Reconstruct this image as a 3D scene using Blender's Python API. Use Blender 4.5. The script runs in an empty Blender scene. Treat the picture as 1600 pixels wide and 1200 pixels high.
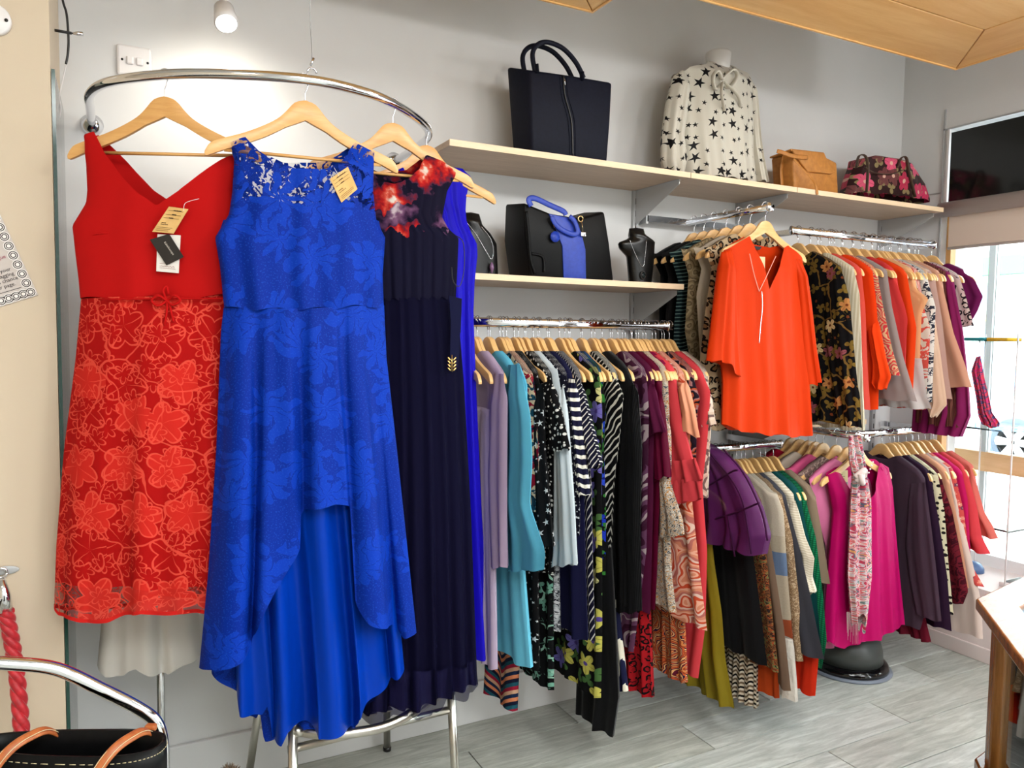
import bpy, math, random
from mathutils import Vector, Matrix
R = math.radians
random.seed(7)
sc = bpy.context.scene
COL = sc.collection
# ------------------------------------------------------------------ camera
CAM = Vector((0, -2.646, 1.5)); FPX = 1200.0
def _rows(p, r, y):
    fw = Vector((math.sin(y)*math.cos(p), math.cos(y)*math.cos(p), -math.sin(p)))
    rt = Vector((math.cos(y), -math.sin(y), 0)); up = rt.cross(fw)
    c, s = math.cos(r), math.sin(r)
    return c*rt+s*up, -s*rt+c*up, fw
CA, CB, CC = _rows(R(3.58), R(.73), R(27.375))
cam = bpy.data.cameras.new('camera'); cam.sensor_width = 36; cam.lens = 27; cam.clip_end = 200
co = bpy.data.objects.new('camera', cam); COL.objects.link(co)
m3 = Matrix((CA, CB, -CC)).transposed()
co.matrix_world = Matrix.Translation(CAM) @ m3.to_4x4()
sc.camera = co
# ------------------------------------------------------------------ light and exposure
sc.view_settings.view_transform = 'Standard'; sc.view_settings.look = 'None'
sc.view_settings.gamma = 1; sc.view_settings.use_curve_mapping = False
sc.view_settings.exposure = -0.08
try:
    sc.cycles.use_denoising = True
    sc.cycles.max_bounces = 8; sc.cycles.transparent_max_bounces = 12
    sc.cycles.sample_clamp_indirect = 6
except Exception: pass
W = bpy.data.worlds.new('sky'); sc.world = W; W.use_nodes = True
_b = W.node_tree.nodes['Background']; _b.inputs[0].default_value = (.86, .93, 1, 1); _b.inputs[1].default_value = 15.0
def sunlamp():
    l = bpy.data.lights.new('sun', 'SUN'); l.energy = 14.0; l.angle = R(2); l.color = (1, .96, .9)
    o = bpy.data.objects.new('sun', l); COL.objects.link(o)
    o.rotation_euler = Vector((.55, .45, -.75)).to_track_quat('-Z', 'Y').to_euler()
sunlamp()
LIGHTS = [  # position, aim, watts, half angle, colour
    ((2.7, -1.9, 2.56), (1.1, -.2, 1.5), 20, 75, (1, .99, .97)),
    ((1.2, -2.3, 2.56), (.35, -.5, 1.5), 18, 75, (1, .97, .93)),
    ((-.6, -2.0, 2.56), (-.2, -.5, 1.4), 10, 65, (1, .87, .70)),
    ((1.9, -2.2, 2.56), (1.9, -.2, 1.2), 18, 75, (1, .99, .97)),
    ((3.1, -1.7, 2.56), (2.7, -.3, 1.3), 18, 75, (1, .99, .97)),
    ((1.5, -1.9, 2.56), (1.7, -1.3, 0), 48, 42, (1, 1, .99)),  # added spot without a fitting, brightens the floor
    ((2.35, -1.15, 2.56), (2.35, -1.05, 0), 44, 40, (1, 1, .99)),  # second added floor spot, nearer the racks
]
FILL_PANELS = [((.2, -4.2, 2.97), 115), ((2.5, -4.2, 2.97), 95), ((1.2, -3.1, 2.97), 30)]   # fill lights added unseen behind the camera to soften the room
# ------------------------------------------------------------------ geometry helpers
def ray(x, y): return CA*((x-800)/FPX) - CB*((y-600)/FPX) + CC
def onX(x, y, X): d = ray(x, y); return CAM + d*((X-CAM.x)/d.x)
def onY(x, y, Y): d = ray(x, y); return CAM + d*((Y-CAM.y)/d.y)
def onZ(x, y, Z): d = ray(x, y); return CAM + d*((Z-CAM.z)/d.z)
class Frame:
    """upright plane through P, horizontal direction a at an angle to the X axis, normal n towards the shop"""
    def __init__(s, P, ang=0.0):
        s.P = Vector(P); t = R(ang); s.a = Vector((math.cos(t), math.sin(t), 0)); s.n = Vector((math.sin(t), -math.cos(t), 0))
    def sz(s, x, y):
        d = ray(x, y); t = (s.P-CAM).dot(s.n)/d.dot(s.n); p = CAM+d*t
        return ((p-s.P).dot(s.a), p.z)
    def pt(s, u, z, o=0.0):
        p = s.P + s.a*u + s.n*o; return (p.x, p.y, z)
    def off(s, o): f = Frame(s.P+s.n*o); f.a = s.a; f.n = s.n; return f
def new(name, me, mat=None, parent=None):
    o = bpy.data.objects.new(name, me); COL.objects.link(o)
    if mat is not None: o.data.materials.append(mat)
    if parent is not None: o.parent = parent
    return o
def mk(name, V, F, mat=None, parent=None, uv=None, smooth=True, bevel=0, solid=0, sub=0):
    me = bpy.data.meshes.new(name); me.from_pydata([tuple(v) for v in V], [], F)
    if uv is not None:
        L = me.uv_layers.new(name='UVMap')
        for l in me.loops: L.data[l.index].uv = uv[l.vertex_index]
    if smooth: me.polygons.foreach_set('use_smooth', [True]*len(me.polygons))
    me.update()
    o = new(name, me, mat, parent)
    if solid:
        m = o.modifiers.new('s', 'SOLIDIFY'); m.thickness = solid; m.offset = 0
    if bevel:
        m = o.modifiers.new('b', 'BEVEL'); m.width = bevel; m.segments = 2; m.limit_method = 'ANGLE'; m.angle_limit = R(40)
    if sub:
        m = o.modifiers.new('u', 'SUBSURF'); m.levels = sub; m.render_levels = sub
    return o
class MB:
    def __init__(s): s.V = []; s.F = []
    def add(s, V, F):
        b = len(s.V); s.V += [tuple(v) for v in V]; s.F += [tuple(i+b for i in f) for f in F]; return s
    def box(s, c, d, rot=None):
        x, y, z = d[0]/2, d[1]/2, d[2]/2
        V = [Vector((i, j, k)) for i in (-x, x) for j in (-y, y) for k in (-z, z)]
        if rot: M = Matrix.Rotation(R(rot), 3, 'Z'); V = [M@v for v in V]
        V = [v+Vector(c) for v in V]
        return s.add(V, [(0,1,3,2),(4,6,7,5),(0,4,5,1),(2,3,7,6),(0,2,6,4),(1,5,7,3)])
    def span(s, a, b):
        return s.box([(a[i]+b[i])/2 for i in range(3)], [abs(b[i]-a[i]) for i in range(3)])
    def tube(s, P, r, n=10, caps=True, flat=1.0, up=None):
        P = [Vector(p) for p in P]; rr = r if isinstance(r, (list, tuple)) else [r]*len(P)
        prev = None; rings = []
        for i, p in enumerate(P):
            t = (P[min(i+1, len(P)-1)]-P[max(i-1, 0)]).normalized()
            if prev is None:
                u = Vector(up) if up else (Vector((0,0,1)) if abs(t.z) < .9 else Vector((1,0,0)))
            else: u = prev
            u = (u - t*u.dot(t)).normalized(); prev = u; w = t.cross(u)
            rings.append([p + u*math.cos(2*math.pi*k/n)*rr[i] + w*math.sin(2*math.pi*k/n)*rr[i]*flat for k in range(n)])
        V = [v for g in rings for v in g]; F = []
        for i in range(len(P)-1):
            for k in range(n):
                a = i*n+k; b = i*n+(k+1) % n; F.append((a, b, b+n, a+n))
        if caps: F += [tuple(range(n-1, -1, -1)), tuple((len(P)-1)*n+k for k in range(n))]
        return s.add(V, F)
    def lathe(s, prof, c=(0,0,0), n=24, axis='Z'):
        V = []; F = []
        for r, h in prof:
            for k in range(n):
                a = 2*math.pi*k/n; x, y = r*math.cos(a), r*math.sin(a)
                v = (x, y, h) if axis == 'Z' else ((h, x, y) if axis == 'X' else (x, h, y))
                V.append((v[0]+c[0], v[1]+c[1], v[2]+c[2]))
        for i in range(len(prof)-1):
            for k in range(n):
                a = i*n+k; b = i*n+(k+1) % n; F.append((a, b, b+n, a+n))
        F += [tuple(range(n-1, -1, -1)), tuple((len(prof)-1)*n+k for k in range(n))]
        return s.add(V, F)
    def prism(s, front, back):
        n = len(front)
        return s.add(list(front)+list(back), [tuple(range(n)), tuple(range(2*n-1, n-1, -1))] + [(i, i+n, (i+1) % n+n, (i+1) % n) for i in range(n)])
    def make(s, name, mat, parent=None, **k):
        return mk(name, s.V, s.F, mat, parent, **k)
def box(name, a, b, mat, parent=None, bevel=0): return MB().span(a, b).make(name, mat, parent, smooth=False, bevel=bevel)
def tube(name, P, r, mat, parent=None, **k):
    return MB().tube(P, r, **k).make(name, mat, parent)
def smoothpath(P, n=6):
    P = [Vector(p) for p in P]; out = []
    for i in range(len(P)-1):
        p0, p1, p2, p3 = P[max(i-1, 0)], P[i], P[i+1], P[min(i+2, len(P)-1)]
        for k in range(n):
            t = k/n
            out.append(.5*((2*p1)+(p2-p0)*t+(2*p0-5*p1+4*p2-p3)*t*t+(3*p1-p0-3*p2+p3)*t**3))
    out.append(P[-1]); return out
def thing(name, label, cat, group=None, loc=None):
    o = bpy.data.objects.new(name, None); COL.objects.link(o); o.empty_display_size = .05
    o['label'] = label; o['category'] = cat
    if group: o['group'] = group
    if loc: o.location = loc
    return o
def tag(o, label, cat, group=None, kind=None):
    o['label'] = label; o['category'] = cat
    if group: o['group'] = group
    if kind: o['kind'] = kind
    return o
def struct(o, label=None):
    o['kind'] = 'structure'
    if label: o['label'] = label; o['category'] = 'structure'
    return o
def dup(root, loc, rz, label=None, group=None):
    r = root.copy(); COL.objects.link(r); r.location = loc; r.rotation_euler = (0, 0, rz)
    if label: r['label'] = label
    if group: r['group'] = group
    for ch in root.children:
        c = ch.copy(); COL.objects.link(c); c.parent = r
        for g in ch.children:
            d = g.copy(); COL.objects.link(d); d.parent = c
    return r
def interp(P, z, zi=1, si=0):
    """P: list of (s,z) with z falling; value of s at z"""
    if z >= P[0][zi]: return P[0][si]
    for a, b in zip(P, P[1:]):
        if z >= b[zi]:
            d = a[zi]-b[zi]
            t = (a[zi]-z)/d if d > 1e-9 else 1
            return a[si]+(b[si]-a[si])*t
    return P[-1][si]
def lin(P, u):
    if u <= P[0][0]: return P[0][1]
    for a, b in zip(P, P[1:]):
        if u <= b[0]:
            d = b[0]-a[0]; t = (u-a[0])/d if d > 1e-9 else 1
            return a[1]+(b[1]-a[1])*t
    return P[-1][1]
def garment(name, fr, L, Rt, top, bot, mat, parent=None, th=.03, fold=.01, nf=7, btop=None, bbot=None, nu=64, nv=44, rnd=.6,
            px=True, seed=0, grow=1.3, fstart=.15, back=True, sharp=.0, lift=None, open_top=True, t0=.12):
    """a hanging cloth shell: front and back panel between a left and right edge, a neck line and a hem; folds deepen downwards"""
    cv = (lambda P: [fr.sz(*p) for p in P]) if px else (lambda P: list(P))
    L, Rt, top, bot = cv(L), cv(Rt), cv(top), cv(bot)
    btop = cv(btop) if btop else top; bbot = cv(bbot) if bbot else bot
    def U(P):
        o = []
        for s, z in P:
            l, r = interp(L, z), interp(Rt, z); o.append(((s-l)/(r-l) if abs(r-l) > 1e-6 else .5, z))
        o.sort(key=lambda q: q[0]) if False else None
        for i in range(1, len(o)):
            if o[i][0] <= o[i-1][0]: o[i] = (o[i-1][0]+1e-3, o[i][1])
        return o
    rg = random.Random(seed*31+5)
    ph = [rg.uniform(0, 6.28) for _ in range(6)]; am = [rg.uniform(.6, 1.1) for _ in range(6)]
    ztop = max(p[1] for p in top); zbt = min(p[1] for p in bot); H = max(ztop-zbt, 1e-3)
    V = []; UVs = []; F = []
    def panel(T, Bm, sign):
        T, Bm = U(T), U(Bm); base = len(V)
        for i in range(nu+1):
            u = i/nu; zt, zb = lin(T, u), lin(Bm, u)
            for j in range(nv+1):
                v = j/nv; z = zt+(zb-zt)*v; l, r = interp(L, z), interp(Rt, z)
                s = l+(r-l)*u; g = min(1, max(0, (ztop-z)/H))
                env = math.sin(math.pi*min(1, max(0, u)))**rnd if 0 < u < 1 else 0
                A = fold*(fstart+(1-fstart)*g**grow)
                w = (math.sin(2*math.pi*nf*u+ph[0]+.8*g)*am[0] + .6*math.sin(2*math.pi*nf*1.73*u+ph[1]-1.1*g)*am[1]
                     + .5*math.sin(2*math.pi*nf*.47*u+ph[2])*am[2])
                if sharp: w = math.copysign(abs(w)**(1-sharp), w)
                e2 = min(1, env*2.2)
                o = sign*(th*env*(t0+(1-t0)*min(1, g*7)) ) + A*w*e2*(1 if sign > 0 else .8)
                if lift and sign > 0: o += lift(u, g)
                zz = z + (.004*math.sin(2*math.pi*nf*u+ph[3]) * g if fold > 0 else 0)
                s += A*.5*math.sin(2*math.pi*nf*u+ph[4])*e2
                V.append(fr.pt(s, zz, o)); UVs.append((s*1.0+ (0 if sign > 0 else 3), z))
        n = nv+1
        for i in range(nu):
            for j in range(nv):
                a = base+i*n+j
                F.append((a, a+1, a+n+1, a+n) if sign > 0 else (a, a+n, a+n+1, a+1))
        return base
    b0 = panel(top, bot, 1)
    if back:
        b1 = panel(btop, bbot, -1)
        if not open_top:
            n = nv+1
            for i in range(nu): F.append((b0+i*n, b0+(i+1)*n, b1+(i+1)*n, b1+i*n))
    return mk(name, V, F, mat, parent, uv=UVs)
def settle():
    """give every top-level thing built in world coordinates an origin at its base"""
    import numpy as np
    for o in list(COL.objects):
        if o.parent or o.get('placed') or o.type not in ('MESH', 'EMPTY'): continue
        lo = np.full(3, 1e9); hi = -lo
        st = [o]
        while st:
            q = st.pop(); st += list(q.children)
            if q.type == 'MESH' and len(q.data.vertices):
                a = np.empty(len(q.data.vertices)*3, dtype=np.float32); q.data.vertices.foreach_get('co', a); a = a.reshape(-1, 3)
                lo = np.minimum(lo, a.min(0)); hi = np.maximum(hi, a.max(0))
        if hi[0] < lo[0]: continue
        c = Vector((float(lo[0]+hi[0])/2, float(lo[1]+hi[1])/2, float(lo[2])))
        if o.type == 'MESH': o.data.transform(Matrix.Translation(-c))
        o.location = c
        for ch in o.children: ch.location = ch.location - c
# ------------------------------------------------------------------ materials
CLOTH_GAIN = [1.0]   # darkens all cloth colours to make up for flat, strong light on them
def srgb(*c):
    return tuple(CLOTH_GAIN[0]*((x/255)/12.92 if x/255 <= .04045 else ((x/255+.055)/1.055)**2.4) for x in c[:3])+(1,)
class T:
    def __init__(s, name):
        s.m = bpy.data.materials.new(name); s.m.use_nodes = True; s.t = s.m.node_tree; s.b = s.t.nodes['Principled BSDF']; s.out = s.t.nodes['Material Output']
    def put(s, sock, v):
        if isinstance(v, bpy.types.NodeSocket): s.t.links.new(v, sock)
        elif v is not None:
            if isinstance(v, tuple) and len(v) == 4 and sock.type == 'VECTOR': v = v[:3]
            sock.default_value = v
    def N(s, typ, props=None, **inp):
        n = s.t.nodes.new('ShaderNode'+typ)
        for k, v in (props or {}).items(): setattr(n, k, v)
        for k, v in inp.items(): s.put(n.inputs[k.replace('_', ' ')], v)
        return n
    def mt(s, op, a, b=None, c=None):
        n = s.t.nodes.new('ShaderNodeMath'); n.operation = op
        for i, v in enumerate((a, b, c)):
            if v is not None: s.put(n.inputs[i], v)
        return n.outputs[0]
    def vm(s, op, a, b=None, out=0):
        n = s.t.nodes.new('ShaderNodeVectorMath'); n.operation = op; s.put(n.inputs[0], a)
        if b is not None: s.put(n.inputs[1], b)
        return n.outputs['Value'] if out else n.outputs[0]
    def mix(s, f, a, b):
        n = s.t.nodes.new('ShaderNodeMix'); n.data_type = 'RGBA'
        s.put(n.inputs[0], f); s.put(n.inputs[6], a); s.put(n.inputs[7], b); return n.outputs[2]
    def ramp(s, f, stops, const=True):
        n = s.t.nodes.new('ShaderNodeValToRGB'); r = n.color_ramp; r.interpolation = 'CONSTANT' if const else 'LINEAR'
        while len(r.elements) < len(stops): r.elements.new(.5)
        for e, (p, c) in zip(r.elements, stops): e.position = p; e.color = c
        s.put(n.inputs[0], f); return n.outputs[0]
    def uv(s, sc=1, rot=0, sy=None, ox=0, oy=0):
        c = s.t.nodes.new('ShaderNodeUVMap').outputs[0]
        m = s.N('Mapping'); s.put(m.inputs[0], c); m.inputs['Scale'].default_value = (sc, sy or sc, sc); m.inputs['Rotation'].default_value = (0, 0, R(rot))
        m.inputs['Location'].default_value = (ox, oy, 0); return m.outputs[0]
    def obj(s, sc=(1, 1, 1), rot=(0, 0, 0)):
        c = s.t.nodes.new('ShaderNodeTexCoord').outputs['Object']
        m = s.N('Mapping'); s.put(m.inputs[0], c); m.inputs['Scale'].default_value = sc; m.inputs['Rotation'].default_value = rot; return m.outputs[0]
    def xyz(s, v):
        n = s.N('SeparateXYZ'); s.put(n.inputs[0], v); return n.outputs
    def noise(s, v, scale=5, det=3, dist=0):
        n = s.N('TexNoise', Vector=v); n.inputs['Scale'].default_value = scale; n.inputs['Detail'].default_value = det; n.inputs['Distortion'].default_value = dist; return n.outputs[0]
    def vor(s, v, feat='F1', rand=1.0):
        n = s.N('TexVoronoi', {'voronoi_dimensions': '2D', 'feature': feat}); s.put(n.inputs['Vector'], v); n.inputs['Scale'].default_value = 1; n.inputs['Randomness'].default_value = rand
        return n.outputs
    def warp(s, v, amt=.1, scale=3):
        n = s.N('TexNoise', Vector=v); n.inputs['Scale'].default_value = scale
        d = s.vm('SUBTRACT', n.outputs['Color'], (.5, .5, .5)); m = s.vm('MULTIPLY', d, (amt, amt, 0)); return s.vm('ADD', v, m)
    def polar(s, v, rand=.8):
        o = s.vor(v, rand=rand); d = s.vm('SUBTRACT', v, o['Position']); x = s.xyz(d)
        ang = s.mt('ARCTAN2', x[1], x[0]); r = s.vm('LENGTH', d, out=1)
        cr = s.xyz(o['Color']); ang = s.mt('ADD', ang, s.mt('MULTIPLY', cr[0], 6.28))
        return ang, r, cr
    def petals(s, v, n=5, Rr=.4, depth=.45, rand=.8):
        a, r, c = s.polar(v, rand)
        e = s.mt('MULTIPLY', s.mt('ADD', s.mt('MULTIPLY', s.mt('ABSOLUTE', s.mt('COSINE', s.mt('MULTIPLY', a, n/2))), depth), 1-depth), Rr)
        return a, r, c, e
    def done(s, col=None, rough=.85, metal=0, bump=None, bstr=.3, bdist=.002, sheen=0, spec=None, alpha=None, trans=None, coat=0):
        b = s.b
        if col is not None: s.put(b.inputs['Base Color'], col)
        s.put(b.inputs['Roughness'], rough); s.put(b.inputs['Metallic'], metal)
        if spec is not None: b.inputs['Specular IOR Level'].default_value = spec
        if sheen: b.inputs['Sheen Weight'].default_value = sheen; b.inputs['Sheen Roughness'].default_value = .4
        if coat: b.inputs['Coat Weight'].default_value = coat
        if bump is not None:
            n = s.N('Bump'); n.inputs['Strength'].default_value = bstr; n.inputs['Distance'].default_value = bdist; s.put(n.inputs['Height'], bump); s.put(b.inputs['Normal'], n.outputs[0])
        if alpha is not None: s.put(b.inputs['Alpha'], alpha)
        return s.m
def plain(name, c, rough=.5, metal=0, **k): return T(name).done(srgb(*c), rough, metal, **k)
def noisy(name, c1, c2, scale=8, rough=.6, sc3=(1,1,1), bstr=.1, **k):
    t = T(name); n = t.noise(t.obj(sc3), scale, 5); return t.done(t.ramp(n, [(.3, srgb(*c1)), (.7, srgb(*c2))], False), rough, bump=n, bstr=bstr, **k)
_fab = {}
def fab(key, pat=None, c=(200,200,200), rough=.85, weave=900, wr=9, sheen=0, spec=.1, bstr=.35, alpha=None, **k):
    """cloth: a base colour or pattern plus soft creases and a fine weave"""
    if key in _fab: return _fab[key]
    t = T('cloth_'+key); CLOTH_GAIN[0] = .74; col = pat(t) if pat else srgb(*c); CLOTH_GAIN[0] = 1.0
    w = t.noise(t.uv(1, sy=.35), wr, 4, .4); f = t.noise(t.uv(1), weave, 2)
    h = t.mt('ADD', w, t.mt('MULTIPLY', f, .06))
    al = alpha(t) if callable(alpha) else alpha
    _fab[key] = t.done(col, rough, bump=h, bstr=bstr, bdist=.012, sheen=sheen, spec=spec, alpha=al, **k); return _fab[key]
# patterns -> colour socket
def P_blotch(cols, scale=6, dist=1.0, sy=None):
    n = len(cols)
    def f(t):
        v = t.noise(t.uv(1, sy=sy), scale, 3, dist)
        return t.ramp(v, [(0 if i == 0 else .3+.4*i/n, srgb(*c)) for i, c in enumerate(cols)])
    return f
def P_dots(bg, fg, scale=30, r=.28, rand=.7):
    def f(t):
        o = t.vor(t.uv(scale), rand=rand); k = t.mt('LESS_THAN', o['Distance'], t.mt('MULTIPLY', t.mt('ADD', t.xyz(o['Color'])[1], .6), r/1.1)); return t.mix(k, srgb(*bg), srgb(*fg))
    return f
def P_stars(bg, fg, scale=14, Rr=.3, vary=.6, rand=.75):
    def f(t):
        v = t.uv(scale); a, r, c = t.polar(v, rand)
        q = t.mt('ABSOLUTE', t.mt('SUBTRACT', t.mt('MODULO', t.mt('ADD', a, 12.566), 2*math.pi/5), math.pi/5))
        # star edge: straight line between the tip and the notch
        e = t.mt('DIVIDE', .22, t.mt('SINE', t.mt('ADD', t.mt('SUBTRACT', math.pi/5, q), .3)))
        e = t.mt('MULTIPLY', t.mt('MULTIPLY', e, Rr*1.3), t.mt('ADD', t.mt('MULTIPLY', t.mt('GREATER_THAN', c[1], .72), vary), 1-vary))
        k = t.mt('LESS_THAN', r, e); return t.mix(k, srgb(*bg), srgb(*fg))
    return f
def P_stripes(c1, c2, freq=30, rot=0, duty=.5, warp=0):
    def f(t):
        v = t.uv(1, rot)
        if warp: v = t.warp(v, warp, 9)
        x = t.xyz(v)[0]; k = t.mt('LESS_THAN', t.mt('FRACT', t.mt('MULTIPLY', t.mt('ADD', x, 20), freq)), duty); return t.mix(k, srgb(*c1), srgb(*c2))
    return f
def P_zig(cols, freq=30, amp=.02, wl=25):
    def f(t):
        x = t.xyz(t.uv(1)); z = t.mt('ADD', x[1], t.mt('MULTIPLY', t.mt('PINGPONG', t.mt('MULTIPLY', t.mt('ADD', x[0], 20), wl), 1), amp))
        k = t.mt('FRACT', t.mt('MULTIPLY', t.mt('ADD', z, 20), freq)); n = len(cols)
        return t.ramp(k, [(i/n, srgb(*c)) for i, c in enumerate(cols)])
    return f
def P_leopard(bg, spot, inner, scale=32):
    def f(t):
        v = t.warp(t.uv(scale), .55, 1.2); o = t.vor(v, rand=.85); d = o['Distance']; g = t.noise(t.uv(scale), 1.6, 1)
        k = t.mt('MULTIPLY', t.mt('MULTIPLY', t.mt('GREATER_THAN', d, .22), t.mt('LESS_THAN', d, .42)), t.mt('GREATER_THAN', g, .42))
        c = t.mix(t.mt('LESS_THAN', d, .24), srgb(*bg), srgb(*inner)); return t.mix(k, c, srgb(*spot))
    return f
def P_flowers(bg, cols, scale=9, n=5, Rr=.42, depth=.5, centre=(240,220,120), leaf=None, rand=.8, keep=0.0, vines=None):
    def f(t):
        v = t.warp(t.uv(scale), .12, 2.5); a, r, c, e = t.petals(v, n, Rr, depth, rand)
        col = srgb(*bg) if not callable(bg) else bg(t)
        if vines:
            q = t.vor(t.warp(t.uv(scale*.8), .5, 1.5), 'DISTANCE_TO_EDGE'); col = t.mix(t.mt('LESS_THAN', q['Distance'], .035), col, srgb(*vines))
        if leaf:
            a2, r2, c2, e2 = t.petals(t.uv(scale*1.35, ox=3.3, oy=1.7), 3, .38, .85, 1); col = t.mix(t.mt('LESS_THAN', r2, e2), col, srgb(*leaf))
        m = len(cols); fc = t.ramp(c[1], [(i/m, srgb(*x)) for i, x in enumerate(cols)])
        k = t.mt('LESS_THAN', r, e)
        if keep: k = t.mt('MULTIPLY', k, t.mt('GREATER_THAN', c[2], keep))
        ln = t.mt('LESS_THAN', t.mt('ABSOLUTE', t.mt('SINE', t.mt('MULTIPLY', a, n/2))), .12)
        fc = t.mix(t.mt('MULTIPLY', ln, .45), fc, col)
        col = t.mix(k, col, fc)
        return t.mix(t.mt('MULTIPLY', k, t.mt('LESS_THAN', r, Rr*.2)), col, srgb(*centre))
    return f
def P_paisley(cols, scale=9, rings=4, dist=.9):
    def f(t):
        v = t.warp(t.uv(scale), dist, 1.1); o = t.vor(v, rand=.9); k = t.mt('FRACT', t.mt('MULTIPLY', o['Distance'], rings)); m = len(cols)
        return t.ramp(k, [(i/m, srgb(*c)) for i, c in enumerate(cols)])
    return f
def P_knit(c1, c2, fx=140, fy=110):
    def f(t):
        x = t.xyz(t.uv(1)); k = t.mt('MULTIPLY', t.mt('ABSOLUTE', t.mt('SINE', t.mt('MULTIPLY', x[1], fy*3.14))), t.mt('ABSOLUTE', t.mt('SINE', t.mt('MULTIPLY', x[0], fx*3.14))))
        return t.mix(k, srgb(*c2), srgb(*c1))
    return f
def P_bands(stops, inner=None):
    """horizontal knitted bands by height: stops = [(z low.., colour)] ascending"""
    def f(t):
        z = t.xyz(t.uv(1))[1]; lo, hi = 0.0, 2.0
        c = t.ramp(t.mt('DIVIDE', z, 2.0), [(p/2.0, srgb(*q)) for p, q in stops]); n = t.noise(t.uv(1), 180, 3)
        return t.mix(t.mt('MULTIPLY', n, .35), c, srgb(120, 100, 90))
    return f
# ------------------------------------------------------------------ base materials
M = {}
M['wall'] = noisy('wall_paint', (214, 214, 214), (219, 219, 219), 3, .75, bstr=.03)
M['wallwarm'] = noisy('pillar_paint', (200, 182, 158), (206, 189, 166), 2, .6, bstr=.03)
M['wallgrey'] = plain('bench_riser_paint', (222, 208, 206), .6)
M['ceil'] = plain('ceiling_paint', (225, 225, 222), .8)
M['white'] = plain('white_plastic', (228, 224, 224), .35)
M['chrome'] = plain('chrome', (225, 226, 230), .09, 1)
M['alu'] = plain('brushed_aluminium', (196, 192, 184), .28, 1)
M['grey_metal'] = plain('grey_metal', (186, 187, 188), .45, .45)
M['steel'] = plain('steel_wire', (200, 200, 205), .2, 1)
M['black'] = plain('black_plastic', (14, 14, 15), .35)
M['dark'] = plain('dark_gap', (40, 34, 28), .9)
def wood(name, c1, c2, sc3, scale=3.0, rough=.45, bstr=.06):
    t = T(name); v = t.obj(sc3); n = t.noise(v, scale, 6, 1.2); n2 = t.noise(v, scale*9, 4, .3)
    h = t.mt('ADD', t.mt('MULTIPLY', n, .75), t.mt('MULTIPLY', n2, .25))
    return t.done(t.ramp(h, [(.28, srgb(*c1)), (.5, srgb(*[(a+b)/2 for a, b in zip(c1, c2)])), (.72, srgb(*c2))], False), rough, bump=n2, bstr=bstr)
M['ceilwood'] = wood('maple_veneer', (224, 168, 100), (242, 198, 134), (1, 7, 1), 2, .35)
M['ceilwoody'] = wood('maple_veneer_cross', (220, 162, 96), (240, 194, 130), (7, 1, 1), 2, .35)
M['shelf'] = wood('shelf_laminate', (186, 160, 136), (208, 184, 160), (1.2, 14, 14), 3, .5, .02)
M['shelfedge'] = wood('shelf_edging', (226, 196, 160), (240, 214, 182), (1.2, 14, 14), 3, .5, .02)
M['hanger'] = wood('hanger_beech', (205, 148, 84), (228, 178, 112), (2.5, 30, 18), 2.0, .32, .03)
M['hanger2'] = wood('hanger_beech_pale', (214, 166, 104), (236, 194, 134), (2.5, 30, 18), 2.0, .32, .03)
M['oak'] = wood('oak_varnished', (112, 70, 28), (156, 102, 48), (16, 16, 1.6), 2.0, .25, .15)
M['oaktop'] = wood('oak_top', (112, 64, 24), (158, 100, 48), (3, 22, 3), 2.0, .2, .2)
M['plank'] = []
for i, (a, b) in enumerate((((144, 146, 138), (200, 203, 196)), ((154, 156, 149), (206, 209, 203)), ((140, 141, 132), (194, 196, 188)), ((150, 153, 147), (212, 215, 210)))):
    M['plank'].append(wood('grey_oak_plank', a, b, (1.6, 13, 13), 3.0, .36, .2))
t = T('clear_glass'); gl = t.N('BsdfGlossy'); gl.inputs['Roughness'].default_value = .02; tr = t.N('BsdfTransparent'); tr.inputs[0].default_value = (.93, .97, .96, 1)
fr_ = t.N('Fresnel'); fr_.inputs[0].default_value = 1.45; mx = t.N('MixShader'); t.put(mx.inputs[0], fr_.outputs[0]); t.put(mx.inputs[1], tr.outputs[0]); t.put(mx.inputs[2], gl.outputs[0])
t.t.links.new(mx.outputs[0], t.out.inputs[0]); M['glass'] = t.m
M['glassedge'] = plain('green_glass_edge', (22, 62, 52), .12)
M['blackglass'] = plain('black_glass', (16, 18, 17), .12)
# ------------------------------------------------------------------ room shell
sub = struct(box('floor', (-2.2, -5.2, -.06), (3.62, .02, -.012), M['dark']))
PW = .192; y = .0; row = 0
while y > -3.1:
    x = -1.0 - (row*.47 % 1.3)
    while x < 3.6:
        x2 = min(x+1.29, 3.6); x1 = max(x, -1.0)
        if x2-x1 > .02:
            o = box('plank', (x1+.002, y-PW+.002, -.012), (x2-.002, y-.002, 0), M['plank'][(row*3+int(x*7)) % 4], sub, bevel=.0015)
        x += 1.29
    y -= PW; row += 1
box('floor_boards_beyond', (-2.2, -5.2, -.012), (3.6, y, 0), M['plank'][0], sub)['kind'] = 'stuff'
struct(box('wall_back', (-2.2, 0, 0), (3.7, .15, 3.0), M['wall']))
struct(box('wall_front', (-2.2, -5.3, 0), (3.7, -5.2, 3.0), M['wall']))
struct(box('wall_left', (-2.3, -5.3, 0), (-2.2, .15, 3.0), M['wallwarm']))
struct(box('ceiling', (-2.3, -5.3, 3.0), (4.3, .2, 3.1), M['ceil']))
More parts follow.
